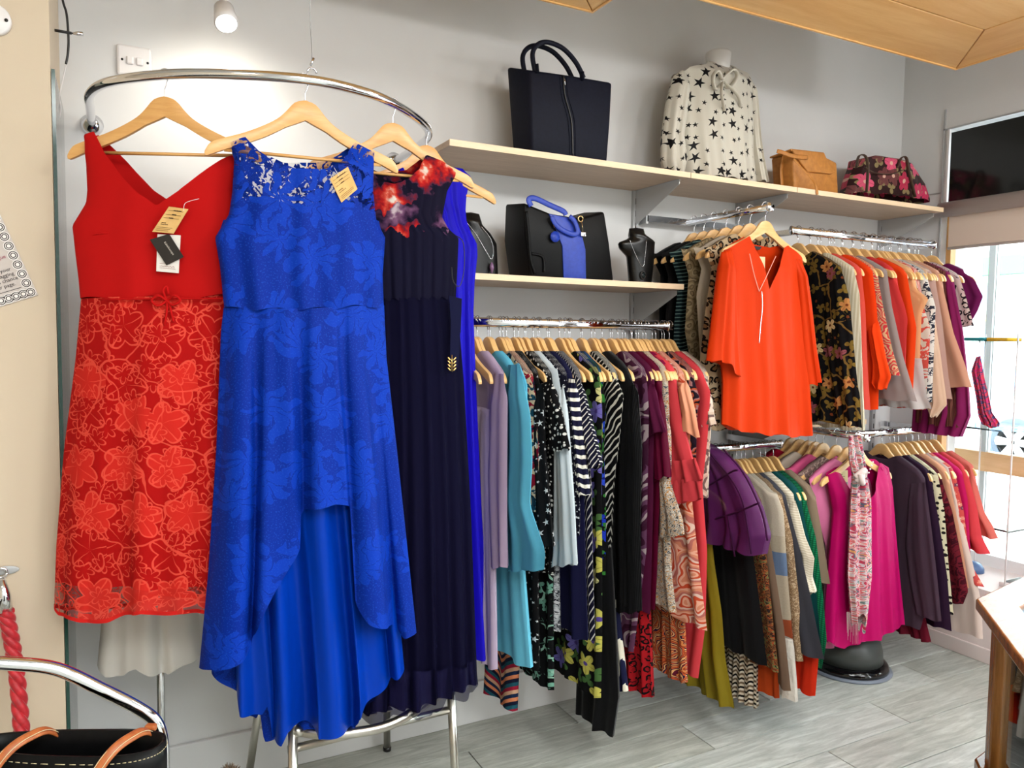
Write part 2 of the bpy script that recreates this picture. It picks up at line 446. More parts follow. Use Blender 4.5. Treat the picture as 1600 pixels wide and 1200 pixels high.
# end wall with the shop window bay
wr = MB(); wr.span((3.6, -.262, .34), (3.75, .1, 3.0)); wr.span((3.6, -4.4, 2.52), (3.75, -.262, 3.0)); wr.span((3.6, -5.3, 0), (3.75, -4.4, 3.0))
struct(wr.make('wall_right', M['wall'], smooth=False))
struct(box('wall_right_lower', (3.6, -4.4, 0), (4.02, .1, .34), M['wallgrey']))
struct(box('trim_1', (3.592, -.236, .34), (3.6, -.228, 2.62), M['grey_metal']))
struct(box('trim_2', (3.590, -.262, 2.10), (3.6, -.252, 2.52), M['white']))
struct(box('trim_3', (3.592, -4.4, 2.52), (3.6, -.228, 2.528), M['grey_metal']))
struct(box('trim_4', (3.593, -.23, 2.222), (3.6, -.01, 2.2265), M['grey_metal']))
wn = struct(box('window_1', (4.0, -4.4, .83), (4.06, -.02, .93), wood('pine_transom', (206, 160, 112), (226, 186, 142), (10, 1.2, 10), 2, .4)))
wn['label'] = 'shop window with pine transom and aluminium bar looking onto the street'
box('window_frame', (3.602, -.288, .345), (3.64, -.264, 2.12), wood('pine_stile', (196, 146, 84), (214, 168, 106), (12, 12, 1.2), 2, .4), wn)
for yy in (-.215, -1.6, -3.0):
    box('window_bar', (4.01, yy-.045, .34), (4.05, yy-.012, 2.3), M['grey_metal'], wn)
box('window_frame', (4.0, -4.4, .34), (4.06, -.02, .40), M['white'], wn)
for a, b in ((-.235, -.02), (-1.6, -.26), (-3.0, -1.645), (-4.4, -3.045)):
    box('pane', (4.026, a, .93), (4.032, b, 2.52), M['glass'], wn); box('pane', (4.026, a, .40), (4.032, b, .83), M['glass'], wn)
struct(box('wall_bay_side', (3.75, -.02, 0), (4.3, .1, 3.0), M['wall']))
struct(box('baseboard_back', (-2.2, -.018, 0), (3.6, 0, .16), M['wall'], bevel=.004))
struct(box('baseboard_right', (3.588, -4.4, 0), (3.6, -.02, .07), M['wallgrey'], bevel=.003))
# fascia panel of black glass above the blind
tag(box('fascia_glass_panel', (3.585, -4.4, 2.165), (3.598, -.275, 2.5), M['blackglass']), 'glossy black glass panel set above the roller blind', 'panel')
bl = thing('roller_blind', 'pale beige roller blind with grey cassette at the top of the shop window', 'blind')
c_ = MB().tube([(3.55, -4.4, 2.13), (3.55, -.262, 2.13)], .036, n=20); c_.make('cassette', plain('cassette_grey', (196, 190, 188), .4), bl)
box('blind_fabric', (3.560, -4.38, 1.945), (3.563, -.30, 2.12), plain('blind_cloth', (206, 190, 178), .8), bl)
tube('bottom_bar', [(3.5615, -4.38, 1.945), (3.5615, -.30, 1.945)], .007, M['white'], bl)
# pillar on the near side of the back wall
pl = struct(box('wall_pillar', (-2.2, -.41, 0), (-.128, 0, 3.0), M['wallwarm']))
# position of the pillar corner follows the photo
gp = thing('glass_screen', 'tall upright glass screen with dark green edge beside the cream pillar', 'glass')
box('pane', (-.1255, -.40, .02), (-.1195, -.012, 2.14), M['glass'], gp)
box('polished_edge', (-.1262, -.4095, .02), (-.1185, -.40, 2.14), M['glassedge'], gp)
# wooden ceiling bulkheads, mitred boards
def bulkhead(x0, x1, y0, y1, z, inner, label, corner_right=True):
    root = tag(box('ceiling_bulkhead', (x0+.01, y1, z+.03), (x1-.01, y0-.01, 3.0), M['ceilwoody']), label, 'bulkhead')
    w = inner; g = .0025
    def board(P, m):
        f = [(p[0], p[1], z) for p in P]; b = [(p[0], p[1], z+.03) for p in P]
        MB().prism(f, b).make('board', m, root, smooth=False, bevel=.002)
    board([(x0, y0), (x1-g, y0), (x1-w-g, y0-w+g*.3), (x0, y0-w+g*.3)], M['ceilwood'])
    board([(x1, y0-g), (x1, y1), (x1-w, y1), (x1-w, y0-w-g)], M['ceilwoody'])
    nb = 2
    for k in range(nb):
        a = y0-w-g*2-(y0-w-y1)*k/nb; b = y0-w-(y0-w-y1)*(k+1)/nb
        board([(x0, a), (x1-w-g*2, a), (x1-w-g*2, b+g), (x0, b+g)], M['ceilwood'])
    box('lip', (x0, y0, z-.004), (x1+.008, y0+.008, z+.034), M['ceilwood'], root)
    box('lip', (x1, y1, z-.004), (x1+.008, y0, z+.034), M['ceilwoody'], root)
    return root
c0 = onZ(1494, 107, 2.6); c1 = onZ(1539, 48, 2.6); c2 = onZ(925, 17, 2.6)
bulkhead(1.66, c0.x, c0.y, -1.7, 2.6, abs(c1.y-c0.y), 'maple veneered ceiling bulkhead with mitred boards above the window end')
bulkhead(.1, c2.x, c2.y, -1.5, 2.6, .3, 'maple ceiling bulkhead whose corner just shows above the navy tote')
# ------------------------------------------------------------------ lamps and added fill lights
def lamp(pos, aim, watts, half, colour):
    l = bpy.data.lights.new('spot_light', 'SPOT'); l.energy = watts; l.spot_size = R(half*2); l.spot_blend = .8; l.shadow_soft_size = .11; l.color = colour
    o = bpy.data.objects.new('spot_light', l); COL.objects.link(o); o.location = pos
    o.rotation_euler = (Vector(aim)-Vector(pos)).to_track_quat('-Z', 'Y').to_euler(); return o
t = T('lamp_lens'); t.b.inputs['Emission Color'].default_value = (1, .96, .88, 1); t.b.inputs['Emission Strength'].default_value = 14; M['lens'] = t.m
for pos, aim, w, h, c in LIGHTS: lamp(pos, aim, w, h, c)
for i, (pos, w) in enumerate(FILL_PANELS):  # added fill: area light under a white board, out of view
    l = bpy.data.lights.new('fill_light', 'AREA'); l.shape = 'SQUARE'; l.size = 1.2; l.energy = w; l.color = (.97, 1, .99)
    o = bpy.data.objects.new('fill_light', l); COL.objects.link(o); o.location = pos
    tag(box('fill_light_panel', (pos[0]-.62, pos[1]-.62, pos[2]+.005), (pos[0]+.62, pos[1]+.62, 3.0), M['white']), ('added square fill light panel behind the chrome chair', 'added square fill light panel beyond the oak counter', 'added square fill light panel above the middle of the floor')[i], 'lamp')
# the spotlight in view, beside the curved rail
sp = onY(352, 27, -.20)
s_ = thing('ceiling_spotlight', 'small lit white spotlight above the curved chrome rail', 'lamp')
tube('drop_stem', [(sp.x, sp.y, sp.z+.03), (sp.x, sp.y, 3.0)], .006, M['white'], s_)
ax = Vector((.04, -.55, -.9)).normalized(); P0 = sp - ax*.05
MB().tube([P0, P0+ax*.012, P0+ax*.05, P0+ax*.075], [.014, .028, .032, .034], n=20).make('lamp_head', M['white'], s_)
MB().tube([P0+ax*.0755, P0+ax*.079], [.029, .029], n=20).make('lens', M['lens'], s_)
lamp(tuple(sp+ax*.035), tuple(sp+Vector((.0, .24, -.42))), 9, 66, (1, .93, .80))
# ------------------------------------------------------------------ wall fittings
p = onY(210, 97, -.005); k = thing('switch_plate', 'white double switch plate on the wall above the curved rail', 'switch')
fr = Frame(p); px_ = .0475
MB().span((p.x-px_, -.014, p.z-.046), (p.x+px_, 0, p.z+.046)).make('plate', M['white'], k, smooth=False, bevel=.008)
for dx in (-.012, .014): box('rocker', (p.x+dx-.010, -.021, p.z-.012), (p.x+dx+.010, -.013, p.z+.012), M['white'], k, bevel=.004)
for dx in (-.033, .036): MB().tube([(p.x+dx, -.014, p.z), (p.x+dx, -.016, p.z)], .0035, n=10).make('screw', M['black'], k)
p = onY(-10, 30, -.42); k = thing('round_cover_plate', 'round white cover plate with one screw high on the cream pillar', 'cover plate')
MB().tube([(p.x, -.410, p.z), (p.x, -.424, p.z), (p.x, -.427, p.z)], [.036, .036, .033], n=32).make('plate', M['white'], k)
MB().tube([(p.x+.026, -.4265, p.z), (p.x+.026, -.429, p.z)], .004, n=10).make('screw', M['black'], k)
fr = Frame((0, -.2, 0))
P = [fr.pt(*fr.sz(*q)) for q in ((95, -40), (98, 0), (104, 22), (107, 60), (106, 84), (103, 100))]
tag(tube('loose_cable', smoothpath(P), .003, M['black']), 'loose black cable dangling in the corner beside the pillar', 'cable')
P = [fr.pt(*fr.sz(*q)) for q in ((103, 102), (98, 125), (93, 150), (95, 168), (93, 185))]
tag(tube('thin_white_wire', smoothpath(P), .0016, M['white']), 'thin pale wire curling below the dangling black cable', 'wire')
k = thing('bracket_rod', 'short black rod with chrome tip sticking out beside the pillar', 'rod')
a, b, c_ = [Vector(fr.pt(*fr.sz(*q))) for q in ((84, 47), (112, 52), (130, 53))]
tube('rod', [a, b], .004, M['black'], k); tube('tip', [b, b+(c_-b)*.5, c_], [.002, .006, .006], M['chrome'], k)
# notice taped to the pillar
k = thing('paper_notice', 'tilted grey paper notice with scalloped border taped to the cream pillar', 'notice')
fr = Frame((0, -.4125, 0)); br = fr.sz(60, 461); tr_ = fr.sz(-2, 330)
ex = Vector((br[0]-tr_[0], br[1]-tr_[1])); hgt = ex.length; dn = ex.normalized(); lf = Vector((dn.y, -dn.x)) if dn.y < 0 else Vector((-dn.y, dn.x))
lf = Vector((-abs(dn.y), -abs(dn.x)*1.0)).normalized()
def np_(i, j, o=0):   # i metres from the lower right corner leftwards, j metres upwards
    q = Vector(br)+lf*i-dn*j; return fr.pt(q.x, q.y, o)
MB().prism([np_(0, 0), np_(.2, 0), np_(.2, .29), np_(0, .29)], [np_(0, 0, .0015), np_(.2, 0, .0015), np_(.2, .29, .0015), np_(0, .29, .0015)]).make('sheet', plain('notice_paper', (196, 186, 180), .7), k, smooth=False)
mw, mk_, mr = plain('notice_white', (232, 228, 224), .7), plain('notice_ink', (52, 40, 40), .7), plain('notice_rose', (160, 70, 90), .7)
for i in range(12):
    for rr, m in ((.012, mw), (.0102, mk_), (.0080, mw), (.0064, mk_), (.0042, mw)):
        for (ci, cj) in (((.0125), .012+i*.0235), (.012+i*.0165, .0125))[:(1 if i == 0 else 2)]:
            MB().prism([np_(ci+rr*math.cos(a_*.5236), cj+rr*math.sin(a_*.5236), .002+(.012-rr)*.06) for a_ in range(12)],
                       [np_(ci+rr*math.cos(a_*.5236), cj+rr*math.sin(a_*.5236), .0016) for a_ in range(12)]).make('border_scallop', m, k, smooth=False)
def text(name, s, size, mat, parent, origin, xd, yd, depth=.0003, align='LEFT'):
    cu = bpy.data.curves.new(name, 'FONT'); cu.body = s; cu.size = size; cu.extrude = depth; cu.align_x = align; cu.resolution_u = 2
    o = bpy.data.objects.new(name, cu); COL.objects.link(o); cu.materials.append(mat)
    xd, yd = Vector(xd).normalized(), Vector(yd).normalized(); zd = xd.cross(yd); yd = zd.cross(xd)
    me = bpy.data.meshes.new_from_object(o); bpy.data.objects.remove(o)
    Mx = Matrix((xd, yd, zd)).transposed().to_4x4(); Mx.translation = Vector(origin); me.transform(Mx); me.name = name
    o = bpy.data.objects.new(name, me); COL.objects.link(o); o.parent = parent; return o
xd = Vector(np_(0, 0))-Vector(np_(.1, 0)); yd = Vector(np_(0, .1))-Vector(np_(0, 0))
for s, i, j, m in (('the', .028, .155, mk_), ('look!', .028, .143, mk_), ('boutique', .028, .105, mr), ('share your', .030, .074, mk_), ('by tagging', .028, .062, mk_), ('us for a chance', .024, .050, mk_), ('on our page.', .034, .038, mk_)):
    text('lettering', s, .0125, m, k, np_(i, j, .0022), xd, yd, align='RIGHT')
for j, m in ((.168, mr), (.0285, mk_)):
    MB().prism([np_(.026, j, .0024), np_(.16, j, .0024), np_(.16, j+.0012, .0024), np_(.026, j+.0012, .0024)], [np_(.026, j, .0016), np_(.16, j, .0016), np_(.16, j+.0012, .0016), np_(.026, j+.0012, .0016)]).make('rule', m, k, smooth=False)
# barrier rope with wall hook
k = thing('rope_hook_plate', 'oval metal hook plate screwed to the pillar holding the red rope', 'hook')
fr = Frame((0, -.412, 0)); a = Vector(fr.pt(*fr.sz(-8, 894))); b = Vector(fr.pt(*fr.sz(22, 888)))
MB().prism([tuple(a.lerp(b, .5)+Vector((.032*math.cos(i*.3927), 0, .011*math.sin(i*.3927)))) for i in range(16)], [tuple(a.lerp(b, .5)+Vector((.032*math.cos(i*.3927), -.004, .011*math.sin(i*.3927)))) for i in range(16)]).make('plate', M['grey_metal'], k, bevel=.001)
hp = Vector(fr.pt(*fr.sz(3, 893)))+Vector((0, -.012, 0))
tube('ring', [hp+Vector((.012*math.cos(i*.5236), 0, .012*math.sin(i*.5236))) for i in range(13)], .0035, M['chrome'], k)
k = thing('barrier_rope', 'twisted red barrier rope with chrome end hanging from the pillar hook', 'rope')
fr = Frame((0, -.46, 0)); P = [Vector(fr.pt(*fr.sz(*q))) for q in ((3, 905), (6, 930), (8, 955))]
MB().tube(P, [.008, .015, .0165], n=18).make('end_cap', M['chrome'], k)
P = smoothpath([fr.pt(*fr.sz(*q), o) for q, o in (((9, 955), 0), ((18, 1000), .0), ((28, 1050), .02), ((36, 1110), .05), ((44, 1165), .09), ((60, 1240), .16))], 12)
mrope = noisy('rope_red', (150, 10, 24), (196, 26, 40), 60, .55, sheen=.4)
for s3 in range(3):
    Q = [P[i]+Vector((math.cos(i*.55+s3*2.094)*.0085, math.sin(i*.55+s3*2.094)*.0085, 0)) for i in range(len(P))]
    tube('strand', Q, .0105, mrope, k, n=10)
# ------------------------------------------------------------------ shelving and rails
SH = -.325
def shelf(name, x0, x1, z, label, cut=0):
    root = tag(MB().prism([(x0+cut, SH, z-.02), (x1, SH, z-.02), (x1, -.002, z-.02), (x0, -.002, z-.02)], [(x0+cut, SH, z), (x1, SH, z), (x1, -.002, z), (x0, -.002, z)]).make(name, M['shelf'], smooth=False, bevel=.001), label, 'shelf')
    box('edging', (x0+cut, SH-.0015, z-.02), (x1, SH, z+.0005), M['shelfedge'], root)
    return root
shelf('wall_shelf', .965, 1.953, 2.127, 'long upper oak shelf board carrying the navy tote bag')
shelf('wall_shelf', 1.956, 2.515, 2.127, 'middle upper oak shelf board carrying the star blouse bust')
shelf('wall_shelf', 2.518, 3.475, 2.127, 'upper oak shelf board carrying the tan and flowered handbags')
shelf('wall_shelf', .95, 1.935, 1.705, 'lower oak shelf board carrying the black and blue handbag')
shelf('wall_shelf', 2.45, 3.0, 1.145, 'low oak shelf board just under the hem of the orange blouse')
for x, lab in ((1.93, 'slotted steel upright beside the black jewellery neck on the lower shelf'), (2.50, 'slotted steel upright above the faceout arm of dark tops'), (3.455, 'slotted steel upright near the window end of the shelves')):
    r_ = tag(box('slotted_upright', (x-.0125, -.016, .35), (x+.0125, -.001, 2.14), M['grey_metal']), lab, 'upright')
    sl = MB()
    for i in range(34): sl.span((x-.003, -.0168, .4+i*.05), (x+.003, -.0155, .425+i*.05))
    o = sl.make('slots', M['dark'], r_, smooth=False); o['kind'] = 'stuff'
def bracket(x, z, d, h, label):
    r_ = thing('shelf_bracket', label, 'bracket')
    MB().prism([(x-.0015, -.012, z), (x-.0015, -d, z), (x-.0015, -d, z-.018), (x-.0015, -.012, z-h)], [(x+.0015, -.012, z), (x+.0015, -d, z), (x+.0015, -d, z-.018), (x+.0015, -.012, z-h)]).make('side_plate', M['grey_metal'], r_, smooth=False)
    box('flange', (x-.011, -d, z-.0015), (x+.011, -.012, z), M['chrome'], r_)
for x, z, l in ((1.93, 2.106, 'grey shelf bracket under the joint near the star blouse bust'), (2.50, 2.106, 'grey shelf bracket under the joint near the tan satchel'), (3.455, 2.106, 'grey shelf bracket under the window end of the upper shelf'), (1.93, 1.684, 'grey shelf bracket under the end of the lower shelf'), (2.5, 1.124, 'grey bracket under the low shelf behind the pink top')):
    bracket(x, z, .29, .145, l)
def rail(x0, x1, yr, z, label, wallx=()):
    r_ = thing('hanging_rail', label, 'rail')
    MB().tube([(x0, yr, z), (x1, yr, z)], .016, n=16, flat=.5, up=(0, 0, 1)).make('bar', M['chrome'], r_)
    for x in (x0, x1): MB().tube([(x-.004, yr, z), (x+.004, yr, z)], .019, n=16, flat=.6, up=(0, 0, 1)).make('end_cap', M['chrome'], r_)
    for x in wallx:
        box('support_arm', (x-.006, yr-.005, z-.014), (x+.006, -.014, z+.012), M['chrome'], r_)
    return r_
RL = dict(L=(-.30, 1.545), B=(-.30, 1.955), C=(-.30, 1.058), E=(-.30, 1.075))
rail(.93, 1.885, *RL['L'], 'long chrome rail under the lower oak shelf', (.95, 1.93-.03))
rail(2.52, 3.46, *RL['B'], 'upper chrome rail packed with bright tops toward the window', (2.56, 3.44))
rail(2.02, 2.50, *RL['C'], 'short low chrome rail holding the knitwear', (2.04, 2.47))
rail(2.98, 3.55, *RL['E'], 'low chrome rail beside the window bench', (3.0, 3.52))
def faceout(x, z, y1, label, xa):
    r_ = thing('faceout_arm', label, 'rail')
    box('cross_bar', (xa[0], -.055, z-.012), (xa[1], -.035, z+.014), M['chrome'], r_)
    for q in xa: box('wall_hook', (q-.006, -.055, z-.02), (q+.006, -.012, z+.02), M['grey_metal'], r_)
    MB().tube([(x, -.045, z), (x, y1, z)], .014, n=14, flat=.55, up=(0, 0, 1)).make('arm', M['chrome'], r_)
    MB().tube([(x, y1+.004, z+.0), (x, y1-.004, z+.0)], .018, n=14).make('end_stop', M['chrome'], r_)
faceout(2.17, 1.99, -.52, 'chrome faceout arm holding the orange zip blouse and dark tops', (1.96, 2.49))
faceout(2.755, 1.098, -.52, 'low chrome faceout arm holding the pink sleeveless top', (2.52, 2.98))
# curved display rail
rr_ = thing('curved_display_rail', 'curved chrome display rail holding the four evening dresses', 'rail')
Pc = [(-.048, -.02, 2.11), (-.048, -.18, 2.11), (-.045, -.34, 2.11), (.00, -.475, 2.11), (.115, -.60, 2.11), (.24, -.675, 2.11), (.42, -.735, 2.11), (.56, -.715, 2.11), (.665, -.655, 2.11), (.79, -.53, 2.11), (.865, -.40, 2.11), (.885, -.25, 2.11), (.888, -.02, 2.11)]
tube('bent_tube', smoothpath(Pc, 10), .0118, M['chrome'], rr_, n=18)
for x in (-.048, .888):
    MB().tube([(x, 0, 2.11), (x, -.006, 2.11), (x, -.01, 2.11), (x, -.024, 2.11)], [.031, .031, .02, .017], n=28).make('wall_flange', M['chrome'], rr_)
eye = Vector((.435, -.735, 2.125))
k = thing('suspension_wire', 'thin wire with small shackle hanging above the blue lace dress', 'wire')
tube('wire', [eye+Vector((0, 0, .035)), (.405, -.735, 3.0)], .0008, M['steel'], k, n=6)
tube('shackle', [eye+Vector((.011*math.cos(a), 0, .011*math.sin(a)+.003)) for a in [math.pi*i/8*1.0 for i in range(9)]], .0022, M['steel'], k, n=8)
tube('shackle_pin', [eye+Vector((-.003, 0, .02)), eye+Vector((.004, 0, .038))], .003, M['steel'], k, n=8)
# ------------------------------------------------------------------ hangers
HO_T = [(0, 0), (-17, 5), (-32, 20), (-45, 31), (-67, 43), (-97, 56), (-132, 68), (-148, 75), (-156, 86), (-157, 90)]
HO_B = [(-150, 90), (-128, 80), (-97, 69), (-67, 57), (-45, 47), (-20, 37), (0, 29)]
def hanger(kind='wide', mat='hanger'):
    S = (.228 if kind == 'wide' else .216)/157; K = 1.13
    pts = HO_T+HO_B
    left = [(x*S, -y*S) for x, y in pts]
    right = [(-x, z) for x, z in reversed(left[1:-1])]
    ring = left+right
    def bow(x): return -.003*(x/.228)**2
    f = [(x, -.006+bow(x), z-.052) for x, z in ring]; b = [(x, .006+bow(x), z-.052) for x, z in ring]
    # quads across the arms give a clean bend
    V = []; F = []
    def dense(P, z0):
        Q = smoothpath([(x, y, 0) for x, y in P], 3); return [(v.x*S, -v.y*S*K-z0) for v in Q]
    T_ = dense(HO_T, .052); B_ = dense(((0, 29), (-17, 36), (-32, 42), (-45, 49), (-67, 60), (-97, 72), (-128, 83), (-145, 90), (-153, 93), (-156.5, 93)), .052)
    T2 = T_+[]; colT = [(-x, z) for x, z in reversed(T2[1:])]+T2; colB = [(-x, z) for x, z in reversed(B_[1:])]+B_
    n = len(colT)
    for (xt, zt), (xb, zb) in zip(colT, colB):
        for yy in (-.0055, .0055):
            V.append((xt, yy+bow(xt), zt)); V.append((xb, yy+bow(xb), zb))
    for i in range(n-1):
        a = i*4; c = a+4
        F += [(a, a+1, c+1, c), (a+2, c+2, c+3, a+3), (a, c, c+2, a+2), (a+1, a+3, c+3, c+1)]
    F += [(0, 2, 3, 1), ((n-1)*4, (n-1)*4+1, (n-1)*4+3, (n-1)*4+2)]
    root = mk('wooden_hanger', V, F, M[mat], bevel=.0022)
    hk = [(0, 0, -.054), (0, 0, -.034)] + [(.0165*math.sin(a), 0, -.0165*math.cos(a)*1.0) for a in [R(q) for q in range(20, 260, 24)]]
    hr = .0135 if kind == 'wide' else .018
    hk = [(0, 0, -.056), (0, 0, -.036), (.004, 0, -.024)] + [(hr*math.cos(R(q)), 0, hr*math.sin(R(q))) for q in range(-56, 190, 21)]
    tube('hook', smoothpath(hk, 3), .0016, M['steel'], root, n=7)
    if kind == 'wide': tube('trouser_bar', [(-.185, 0, -.187), (.185, 0, -.187)], .0042, M[mat], root, n=10)
    root['placed'] = 1
    return root
hproto = hanger(); hproto2 = hanger('plain', 'hanger2')
def put_hanger(p, ang, label, group=None, proto=None, first=[1, 1]):
    """ang: degrees of the hanger's width direction from the X axis"""
    pr = proto or hproto; i = 0 if pr is hproto else 1
    if first[i]:
        first[i] = 0; pr.location = p; pr.rotation_euler = (0, 0, R(ang)); o = pr; o['label'] = label
        if group: o['group'] = group
    else: o = dup(pr, p, R(ang), label, group)
    if not group and 'group' in o: del o['group']
    o['category'] = 'hanger'; return o
FH = dict(red=((.118, -.592), -25), blue=((.42, -.728), -5), navy=((.668, -.648), -5), royal=((.832, -.468), 0))
for n_, lab in (('red', 'wooden hanger holding the red lace dress'), ('blue', 'wooden hanger holding the bright blue lace dress'), ('navy', 'wooden hanger holding the navy dress with floral bodice'), ('royal', 'wooden hanger holding the plain royal blue dress')):
    (x, y), a = FH[n_]; o = put_hanger((x, y, 2.113), a, lab)
    if 'group' in o: del o['group']
# ------------------------------------------------------------------ evening dresses
def lace_red(t):
    v = t.warp(t.uv(9.5), .15, 2); a, r, c, e = t.petals(v, 5, .52, .4, .55)
    ln = t.mt('LESS_THAN', t.mt('ABSOLUTE', t.mt('SUBTRACT', r, e)), .022)
    rad = t.mt('MULTIPLY', t.mt('LESS_THAN', t.mt('ABSOLUTE', t.mt('SINE', t.mt('MULTIPLY', a, 2.5))), .09), t.mt('LESS_THAN', r, e))
    fill = t.mt('MULTIPLY', t.mt('LESS_THAN', r, e), t.mt('GREATER_THAN', c[2], .45))
    a2, r2, c2, e2 = t.petals(t.uv(17, ox=1.3, oy=4.1), 6, .42, .6, .9)
    l2 = t.mt('LESS_THAN', t.mt('ABSOLUTE', t.mt('SUBTRACT', r2, e2)), .035)
    q = t.vor(t.warp(t.uv(7, ox=3), .6, 1.4), 'DISTANCE_TO_EDGE'); vine = t.mt('LESS_THAN', q['Distance'], .014)
    line = t.mt('MAXIMUM', t.mt('MAXIMUM', ln, rad), t.mt('MAXIMUM', l2, vine))
    return line, fill
def red_skirt(t):
    line, fill = lace_red(t); col = t.mix(t.mt('MULTIPLY', fill, .8), srgb(188, 18, 18), srgb(232, 50, 40)); return t.mix(t.mt('MULTIPLY', line, .85), col, srgb(250, 86, 68))
def red_alpha(t):
    line, fill = lace_red(t); z = t.xyz(t.uv(1))[1]; low = t.mt('LESS_THAN', z, RZ)
    op = t.mt('MAXIMUM', t.mt('MULTIPLY', fill, .97), t.mt('MULTIPLY', line, 1.0)); return t.mt('SUBTRACT', 1, t.mt('MULTIPLY', low, t.mt('SUBTRACT', .62, t.mt('MULTIPLY', op, .55))))
fr = Frame((.118, -.592, 2), -25); RZ = fr.sz(200, 908)[1]
rd = garment('coral_red_dress', fr, [(130, 205), (137, 260), (139, 300), (137, 320), (115, 355), (120, 400), (125, 440), (128, 476)],
    [(385, 205), (376, 262), (368, 300), (372, 330), (392, 368), (386, 420), (380, 452), (378, 476)],
    [(130, 213), (150, 207), (175, 245), (200, 278), (228, 307), (256, 327), (290, 302), (320, 278), (350, 256), (367, 246), (385, 256)],
    [(128, 468), (190, 466), (256, 466), (320, 465), (378, 462)], fab('red_crepe', c=(206, 20, 20), rough=.8, wr=5, bstr=.15),
    th=.045, fold=.004, nf=2.4, t0=.35, rnd=.3, btop=[(130, 213), (152, 209), (200, 262), (228, 292), (256, 312), (290, 288), (330, 262), (367, 246), (385, 256)], seed=3)
tag(rd, 'coral red sleeveless v-neck dress with lace overlay skirt', 'dress')
garment('lace_skirt', fr, [(127, 462), (118, 560), (100, 700), (88, 850), (84, 958)], [(379, 462), (386, 560), (392, 700), (396, 850), (400, 945)],
    [(127, 467), (190, 465), (256, 465), (320, 463), (379, 461)], [(84, 948), (95, 958), (140, 961), (185, 960), (205, 951), (240, 942), (262, 944), (300, 947), (330, 946), (400, 945)],
    fab('red_lace', red_skirt, alpha=red_alpha, wr=4, bstr=.12), rd, th=.06, fold=.011, nf=3.2, sharp=.3, fstart=.12, seed=4, nu=90, t0=.8)
garment('lining', fr, [(129, 470), (122, 560), (106, 700), (96, 850), (93, 912)], [(376, 470), (380, 560), (385, 700), (388, 850), (390, 912)], [(129, 470), (376, 468)], [(93, 908), (390, 906)],
    fab('red_lining', c=(190, 18, 18), rough=.5), rd, th=.05, fold=.01, nf=3.2, seed=4)
garment('hem_band', fr, [(84.2, 944), (84, 958)], [(400, 939), (400, 945)], [(84, 943), (95, 953), (140, 956), (185, 955), (205, 946), (240, 937), (262, 939), (300, 942), (330, 941), (400, 940)],
    [(84, 949), (95, 959), (140, 962), (185, 961), (205, 952), (240, 943), (262, 945), (300, 948), (330, 947), (400, 946)], fab('red_hem', c=(228, 40, 36)), rd, th=.063, fold=.011, nf=3.2, sharp=.3, fstart=1, seed=4, t0=1, nu=90, nv=2)
f2 = fr.off(.052)
def bp(x, y, o=0): return f2.pt(*f2.sz(x, y), o)
bw = MB().tube(smoothpath([bp(262, 470, .004), bp(250, 462, .012), bp(240, 470, .01), bp(250, 478, .012), bp(262, 470, .004), bp(276, 462, .012), bp(284, 470, .01), bp(272, 477, .01), bp(262, 470, .004)], 5), .003, n=8)
bw.tube(smoothpath([bp(262, 470, .004), bp(263, 485, .008), bp(258, 508, .004)], 5), .0028, n=8).tube(smoothpath([bp(264, 470, .004), bp(269, 485, .008), bp(272, 503, .004)], 5), .0028, n=8)
bw.tube(smoothpath([bp(262, 470, .004), bp(258, 455, .012), bp(263, 448, .01), bp(266, 460, .01)], 5), .003, n=8)
bw.make('bow', fab('red_crepe'), rd)
for P in ([(188, 360), (194, 410), (197, 464)], [(330, 368), (334, 420), (333, 462)], [(122, 374), (150, 366), (186, 364)]):
    tube('dart_seam', smoothpath([fr.off(.036).pt(*fr.off(.036).sz(*q), (-.022 if q[0] < 125 else 0)) for q in P], 4), .0016, fab('red_crepe'), rd, n=6)
tube('waist_seam', [bp(128+i*25, 468-(.2*i), (-.052 if i == 0 else -.006)+.01*math.sin(math.pi*i/10)) for i in range(11)][1:-1], .0022, fab('red_crepe'), rd, n=6)
def quad_tag(name, fr_, P, off, mat, parent, thick=.0012):
    q = [fr_.pt(*fr_.sz(*p), off) for p in P]; n = fr_.n*thick
    return MB().prism([Vector(p)+n for p in q], q).make(name, mat, parent, smooth=False)
kraft = noisy('kraft_card', (206, 162, 96), (222, 180, 116), 40, .8)
ink = plain('tag_ink', (70, 48, 24), .8)
def strokes(fr_, P, off, mat, parent, rows, name='printed_line'):
    """short wavy pen strokes on a card; P = corners top-left, top-right, bottom-right, bottom-left; rows = (v, u0, u1, weight)"""
    q = [Vector(fr_.pt(*fr_.sz(*p), off)) for p in P]
    for v, u0, u1, wgt in rows:
        pts = []
        for i in range(15):
            u = u0+(u1-u0)*i/14; vv = v+(.018*math.sin(i*2.3)+.01*math.sin(i*4.1) if wgt > 1 else 0)
            pts.append(q[0].lerp(q[1], u).lerp(q[3].lerp(q[2], u), vv))
        tube(name, pts, .00035*wgt, mat, parent, n=5)
k = thing('swing_tags', 'kraft, black and white swing tags at the neckline of the red dress', 'tag')
Pk = [(267, 324), (297, 328), (274, 366), (241, 363)]
quad_tag('white_card', f2, [(247, 366), (283, 368), (280, 427), (245, 424)], .002, plain('white_card', (226, 220, 214), .6), k)
quad_tag('black_card', f2, [(236, 375), (266, 366), (289, 402), (262, 415)], .006, plain('black_card', (26, 22, 20), .5), k)
quad_tag('kraft_card', f2, Pk, .010, kraft, k)
